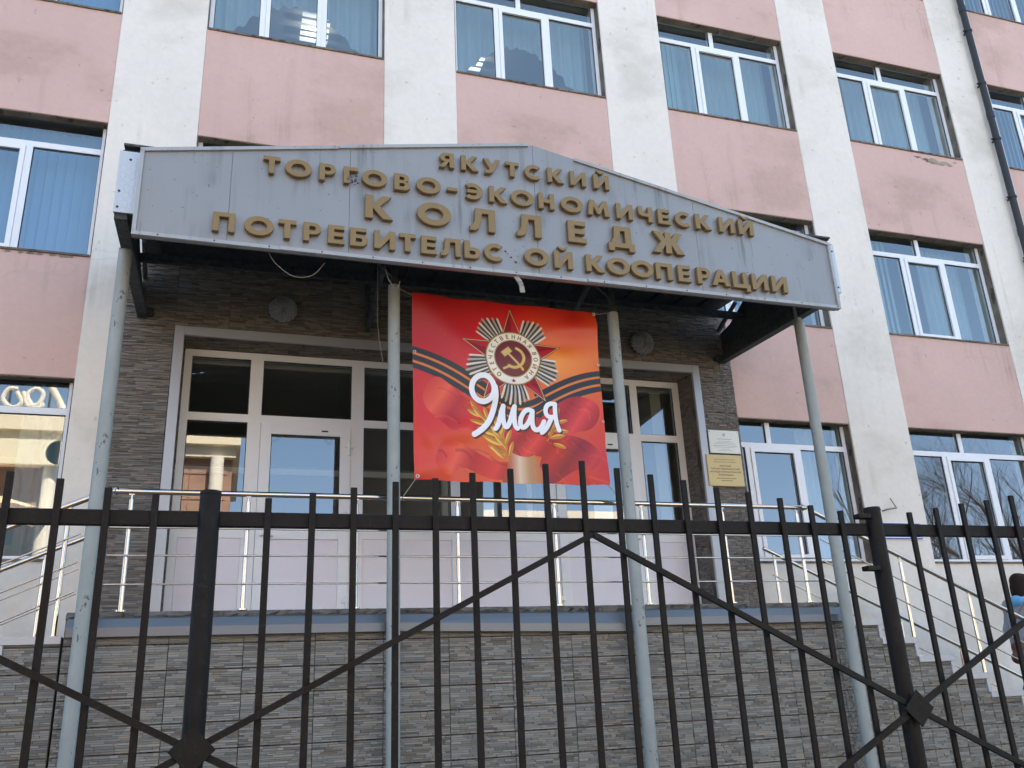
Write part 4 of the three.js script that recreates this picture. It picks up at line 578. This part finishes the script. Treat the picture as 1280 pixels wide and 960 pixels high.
{
  // steps under her: front foot on the lower step, rear foot one step up; she walks down, away from the door (+x)
  const st = (i) => FLOOR - RISE * i, bx = 8.84, bz = 1.30, g0 = st(7), g1 = st(6);
  const t = thing('person', 'person in a grey jacket and blue scarf with dark hair walking down the steps', 'person', [bx, g0, bz]);
  const B = (a, ra, b, rb) => [a[0] + bx, a[1] + g0, a[2] + bz, ra, b[0] + bx, b[1] + g0, b[2] + bz, rb], up = g1 - g0;
  const hipL = [0.0, 0.93, 0.09], hipR = [0.0, 0.93, -0.09], kneeF = [-0.12, 0.62, 0.09], ankF = [-0.34, 0.09 + up, 0.09], kneeB = [0.10, 0.50, -0.09], ankB = [0.06, 0.09, -0.09], neck = [0.05, 1.42, 0], sL = [0.03, 1.36, 0.18], sR = [0.03, 1.36, -0.18], eL = [-0.04, 1.08, 0.25], wL = [0.08, 0.90, 0.24], eR = [0.0, 1.08, -0.25], wR = [0.12, 0.88, -0.24], head = [0.08, 1.60, 0];
  const legs = [B(hipL, 0.095, kneeF, 0.062), B(kneeF, 0.062, ankF, 0.042), B(hipR, 0.095, kneeB, 0.062), B(kneeB, 0.062, ankB, 0.042), B([-0.01, 0.96, 0.05], 0.11, [-0.01, 0.96, -0.05], 0.11)];
  const feet = [B([ankF[0] - 0.03, up + 0.045, 0.09], 0.045, [ankF[0] + 0.15, up + 0.032, 0.09], 0.032), B(ankF, 0.042, [ankF[0], up + 0.05, 0.09], 0.044), B([ankB[0] - 0.03, 0.045, -0.09], 0.045, [ankB[0] + 0.15, 0.032, -0.09], 0.032), B(ankB, 0.042, [ankB[0], 0.05, -0.09], 0.044)];
  const torso = [B([-0.01, 0.98, 0], 0.135, [0.02, 1.18, 0], 0.125), B([0.02, 1.18, 0.06], 0.11, [0.03, 1.34, 0.08], 0.085), B([0.02, 1.18, -0.06], 0.11, [0.03, 1.34, -0.08], 0.085), B(sL, 0.065, sR, 0.065)];
  const arms = [B(sL, 0.055, eL, 0.042), B(eL, 0.042, wL, 0.030), B(sR, 0.055, eR, 0.042), B(eR, 0.042, wR, 0.030)];
  const hand = (w, dir, s) => [B(w, 0.026, [w[0] + dir[0] * 0.07, w[1] + dir[1] * 0.07, w[2]], 0.028), ...[-0.024, -0.008, 0.008, 0.024].map((o, i) => B([w[0] + dir[0] * 0.08, w[1] + dir[1] * 0.08, w[2] + o], 0.010, [w[0] + dir[0] * (0.14 + 0.01 * (i === 1 || i === 2)) - 0.02, w[1] + dir[1] * 0.13 - 0.01, w[2] + o * 1.1], 0.008)), B([w[0] + dir[0] * 0.03, w[1] + dir[1] * 0.03, w[2] + s * 0.025], 0.011, [w[0] + dir[0] * 0.07 - 0.02, w[1] + dir[1] * 0.07, w[2] + s * 0.055], 0.009)];
  const headB = [B([head[0] - 0.01, head[1] + 0.02, 0], 0.095, [head[0] + 0.01, head[1] - 0.03, 0], 0.082), B([head[0] + 0.035, head[1] - 0.07, 0], 0.05, [head[0] + 0.055, head[1] - 0.10, 0], 0.034), B(neck, 0.055, [head[0] - 0.01, head[1] - 0.08, 0], 0.052), B([head[0] + 0.10, head[1] - 0.01, 0], 0.012, [head[0] + 0.118, head[1] - 0.035, 0], 0.014), B([head[0] + 0.098, head[1] - 0.072, -0.018], 0.010, [head[0] + 0.098, head[1] - 0.072, 0.018], 0.010), B([head[0] - 0.005, head[1] - 0.01, 0.094], 0.018, [head[0] - 0.012, head[1] - 0.04, 0.090], 0.012), B([head[0] - 0.005, head[1] - 0.01, -0.094], 0.018, [head[0] - 0.012, head[1] - 0.04, -0.090], 0.012)];
  const bound = (bs) => { const lo = [9e9, 9e9, 9e9], hi = [-9e9, -9e9, -9e9]; for (const b of bs) for (const o of [0, 4]) for (let q = 0; q < 3; q++) { lo[q] = Math.min(lo[q], b[o + q] - b[o + 3] - 0.02); hi[q] = Math.max(hi[q], b[o + q] + b[o + 3] + 0.02); } return [lo, hi]; };
  const make = (bs, cell, k) => sdfMesh(bs, ...bound(bs), cell, k), fat = (bs, e) => bs.map((b) => { const c = b.slice(); c[3] += e; c[7] += e; return c; });
  const skin = mat(lin(0.48, 0.30, 0.22), { roughness: 0.6 });
  const body = part(t, 'body', [make([...legs, ...feet, ...torso, ...arms], 0.016, 0.04), make(headB, 0.005, 0.03), make(hand(wL, [0.45, -0.85], -1), 0.004, 0.012), make(hand(wR, [0.45, -0.85], 1), 0.004, 0.012)], skin);
  for (const s of [-1, 1]) { part(t, 'eye', new THREE.SphereGeometry(0.011, 10, 8).translate(bx + head[0] + 0.083, g0 + head[1] + 0.005, bz + s * 0.034), mat(lin(0.05, 0.04, 0.035), { roughness: 0.2 }), body); }
  const floral = dataTex(256, (u, v) => { const a = fbm(u, v, 14, 14, 3, 301), b = fbm(u, v, 11, 11, 3, 311); return a > 0.56 ? [0.62, 0.22, 0.16] : b > 0.56 ? [0.78, 0.74, 0.68] : b < 0.42 ? [0.20, 0.26, 0.24] : [0.36, 0.28, 0.24]; }, 0.5);
  part(t, 'trousers', make(fat(legs, 0.014), 0.016, 0.04), mat(lin(0.75, 0.75, 0.75), { map: floral, roughness: 0.9 }), body);
  part(t, 'boots', make(fat(feet, 0.012), 0.012, 0.03), mat(lin(0.06, 0.045, 0.04), { roughness: 0.5 }), body);
  part(t, 'jacket', make([...fat(torso, 0.035), ...fat(arms, 0.024), B([-0.01, 0.86, 0.05], 0.165, [-0.02, 1.0, 0.03], 0.16), B([-0.01, 0.86, -0.05], 0.165, [-0.02, 1.0, -0.03], 0.16)], 0.015, 0.05), mat(lin(0.32, 0.33, 0.37), { roughness: 0.8, bumpMap: plasterBump, bumpScale: 0.01 }), body);
  part(t, 'scarf', make([B([0.02, 1.40, 0.13], 0.055, [0.02, 1.40, -0.13], 0.055), B([-0.06, 1.40, 0.08], 0.055, [-0.06, 1.40, -0.08], 0.055), B([-0.05, 1.41, 0], 0.07, [0.09, 1.41, 0], 0.065), B([-0.05, 1.38, 0.06], 0.05, [-0.05, 1.38, -0.06], 0.05)], 0.012, 0.03), mat(lin(0.16, 0.42, 0.70), { roughness: 0.9, bumpMap: plasterBump, bumpScale: 0.01 }), body);
  part(t, 'hair', make([B([head[0] - 0.03, head[1] + 0.04, 0], 0.105, [head[0] - 0.055, head[1] - 0.07, 0], 0.085), B([head[0] + 0.02, head[1] + 0.075, 0.02], 0.06, [head[0] - 0.02, head[1] + 0.06, -0.02], 0.085), B([head[0] - 0.05, head[1] - 0.03, 0.04], 0.07, [head[0] - 0.07, head[1] - 0.20, 0.03], 0.06), B([head[0] - 0.02, head[1] + 0.0, 0.06], 0.055, [head[0] - 0.02, head[1] - 0.12, 0.06], 0.045), B([head[0] - 0.05, head[1] - 0.03, -0.04], 0.07, [head[0] - 0.07, head[1] - 0.20, -0.03], 0.06)], 0.010, 0.03), new THREE.MeshPhysicalMaterial({ color: lin(0.022, 0.012, 0.009), roughness: 0.75, specularIntensity: 0.4 }), body);
  t.scale.setScalar(0.95);
  const hx = bx - 0.37, hy = g0 + 0.78, hz = bz + 0.24, bag = thing('handbag', 'brown leather handbag hanging at the side of the person on the steps', 'handbag', [hx, hy - 0.14, hz]);
  part(bag, 'pouch', make([[hx - 0.09, hy + 0.05, hz, 0.05, hx + 0.09, hy + 0.05, hz, 0.05], [hx - 0.10, hy - 0.07, hz, 0.065, hx + 0.10, hy - 0.07, hz, 0.065]], 0.010, 0.06), mat(lin(0.13, 0.045, 0.022), { roughness: 0.5 }));
  part(bag, 'strap', new THREE.TubeGeometry(new THREE.CatmullRomCurve3([V(hx - 0.09, hy + 0.08, hz), V(hx - 0.03, hy + 0.30, hz - 0.01), V(bx + 0.02, g0 + 1.385, bz + 0.165), V(hx + 0.16, hy + 0.30, hz - 0.03), V(hx + 0.09, hy + 0.08, hz)]), 40, 0.009, 6), mat(lin(0.16, 0.07, 0.04), { roughness: 0.5 }));
}

// ---------------------------------------------------------------- across the street (seen mirrored in the glass and steel)
{
  const z = 24, t = thing('shop_building', 'sunlit shop with white columns and a cream cornice mirrored in the entrance glass', 'building', [-10, -EYE, z]);
  const cream = mat(lin(0.80, 0.735, 0.59), { roughness: 0.8 }), rose = mat(lin(0.42, 0.27, 0.22), { map: plasterMap, roughness: 0.85 }), wht = mat(lin(0.82, 0.80, 0.74), { roughness: 0.7 }), dk = mat(lin(0.05, 0.06, 0.07), { roughness: 0.25 });
  part(t, 'body', box(-22, 0.0, -EYE, 9.35, z, z + 9), rose);
  for (let r = 0; r < 9; r++) for (let c = 0; c < 16; c++) part(t, 'wall_panel', rbox(-21.9 + c * 1.36, -20.58 + c * 1.36, 0.6 + r * 0.97, 1.53 + r * 0.97, z - 0.05, z - 0.001, 0.01), (r * 3 + c) % 4 === 1 && r < 6 ? dk : rose);
  part(t, 'cornice', [box(-22.4, 0.25, 9.36, 10.05, z - 0.7, z + 9.3), box(-22.4, 0.1, 8.95, 9.359, z - 0.4, z - 0.06)], cream);
  for (let i = 0; i < 8; i++) part(t, 'column', [new THREE.CylinderGeometry(0.24, 0.27, 10.4, 20).translate(-0.55 - i * 2.72, 3.74, z - 0.42)], wht);
  part(t, 'shop_board', [box(-8.6, -5.7, 8.05, 8.93, z - 1.0, z - 0.7), new THREE.CylinderGeometry(0.44, 0.44, 0.3, 24).rotateX(Math.PI / 2).translate(-5.7, 8.49, z - 0.85)], mat(lin(0.82, 0.78, 0.62)));
  const aw = []; for (let i = 0; i < 18; i++) { const a = Math.PI * i / 18, b = Math.PI * (i + 1) / 18; const g = new THREE.BufferGeometry(); g.setAttribute('position', new THREE.Float32BufferAttribute([-8.3, 7.3, z - 0.5, -8.3 + 2.6 * Math.cos(a), 6.4 + (i & 1 ? 0.06 : 0), z - 0.5 - 2.2 * Math.sin(a), -8.3 + 2.6 * Math.cos(b), 6.4 + (i & 1 ? 0 : 0.06), z - 0.5 - 2.2 * Math.sin(b)], 3)); aw.push(g); }
  part(t, 'awning', aw, mat(lin(0.78, 0.70, 0.48), { side: THREE.DoubleSide }));
  // rooftop letters in white script, on a steel rack
  const tube = (pts, r = 0.085) => new THREE.TubeGeometry(new THREE.CatmullRomCurve3(pts.map(([x, y]) => V(-x, y, z - 0.3))), 36, r, 8);
  part(t, 'roof_letters', [tube([[7.55, 10.9], [7.35, 10.5], [7.6, 10.3], [7.95, 10.6], [7.8, 11.0], [7.5, 11.0]]), tube([[7.35, 10.9], [7.1, 10.4], [6.8, 10.5], [6.7, 10.9], [6.95, 11.05], [7.2, 10.8], [6.85, 10.3], [6.6, 10.5]]), tube([[6.7, 11.5], [6.3, 10.9], [5.9, 10.15]], 0.12), tube([[6.3, 11.5], [6.0, 11.3], [5.6, 11.5]])], wht);
  part(t, 'rack', [box(-12, -1, 10.1, 10.16, z + 0.2, z + 0.26), ...[-9.5, -7.9, -6.6, -5.2].map((x) => box(x, x + 0.07, 10.05, 11.5, z + 0.2, z + 0.26))], M.frameSteel);
  const t3 = thing('row_building', 'long low ochre building in the sun across the street behind the bare trees', 'building', [33, -EYE, 34]);
  part(t3, 'body', box(18.5, 52, -EYE, 4.3, 30, 39), mat(lin(0.66, 0.50, 0.30), { map: plasterMap })); part(t3, 'roof', box(18.2, 52.3, 4.3, 4.6, 29.6, 39.4), mat(lin(0.35, 0.20, 0.14)));
  for (let i = 0; i < 13; i++) part(t3, 'window', rbox(19.8 + i * 2.5, 21.1 + i * 2.5, 0.9, 2.7, 29.95, 29.999, 0.01), dk);
  const t4 = thing('yard_wall', 'low ochre yard wall in the sun between the shop and the cream building', 'wall', [4, -EYE, 25]);
  part(t4, 'wall', box(0.4, 8.0, -EYE, 3.6, 25, 25.4), mat(lin(0.66, 0.50, 0.30), { map: plasterMap })); part(t4, 'cap', box(0.35, 8.05, 3.6, 3.75, 24.9, 25.5), cream);
  const t2 = thing('kiosk_building', 'low sunlit cream building mirrored in the glass under the banner', 'building', [12, -EYE, 27]);
  part(t2, 'body', box(8.2, 17.5, -EYE, 7.2, 26, 34), cream); part(t2, 'roof', box(8.0, 17.8, 7.2, 7.55, 25.7, 34.2), wht);
  for (let i = 0; i < 5; i++) for (let r = 0; r < 2; r++) part(t2, 'window', rbox(9.0 + i * 1.7, 10.1 + i * 1.7, 1.2 + r * 3.1, 2.9 + r * 3.1, 25.95, 25.999, 0.01), dk);
}
{ // bare trees across the street
  const bark = mat(lin(0.075, 0.06, 0.05), { roughness: 0.95 });
  const proto = (s0) => {
    seed = s0; const trunk = [], twigs = [];
    const grow = (p, d, len, r, lv) => {
      let q = p.clone(), dir = d.clone(); const n = lv < 2 ? 4 : 3;
      for (let i = 0; i < n; i++) {
        const e = q.clone().addScaledVector(dir, len / n), ra = r * (1 - 0.5 * i / n), rb = r * (1 - 0.5 * (i + 1) / n); (lv < 2 ? trunk : twigs).push(rod(q, e, ra, lv < 2 ? 8 : lv < 4 ? 5 : 3, rb)); q = e; dir.add(V(rnd(-0.22, 0.22), rnd(-0.04, 0.16), rnd(-0.22, 0.22))).normalize();
        if (lv < 4 && (lv > 0 || i > 0)) { const m = lv < 1 ? 3 : 2; for (let b = 0; b < m; b++) { const a = rnd(0, 6.28), sp = rnd(0.5, 1.0), nd = dir.clone().add(V(Math.cos(a) * sp, rnd(-0.1, 0.35), Math.sin(a) * sp)).normalize(); grow(q, nd, len * rnd(0.5, 0.72), rb * rnd(0.38, 0.58), lv + 1); } }
      }
    };
    grow(V(0, 0, 0), V(0.03, 1, 0.02).normalize(), 6.5, 0.24, 0);
    return [merge(trunk), merge(twigs)];
  };
  const kinds = [proto(77), proto(4242)];
  [[28.6, 25, 1.0, 1, 'nearest the low cream building'], [33.4, 23.5, 1.05, 0, 'standing between two other bare trees'], [39.5, 24.5, 1.1, 1, 'farthest from the shop']].forEach(([x, z, s, k, txt], i) => {
    const o = new THREE.Group(); o.name = numbered('bare_tree'); o.position.set(x, 0, z); o.rotation.y = i * 1.7; o.scale.setScalar(s); scene.add(o); tag(o, `leafless tree across the street ${txt}`, 'tree', 'bare trees across the street');
    kinds[k].forEach((g, q) => { const m = new THREE.Mesh(g, bark); m.name = q ? 'crown' : 'trunk'; m.castShadow = m.receiveShadow = true; o.add(m); });
  });
}
scene.traverse((o) => { delete o.userData.at; });
renderer.render(scene, camera);
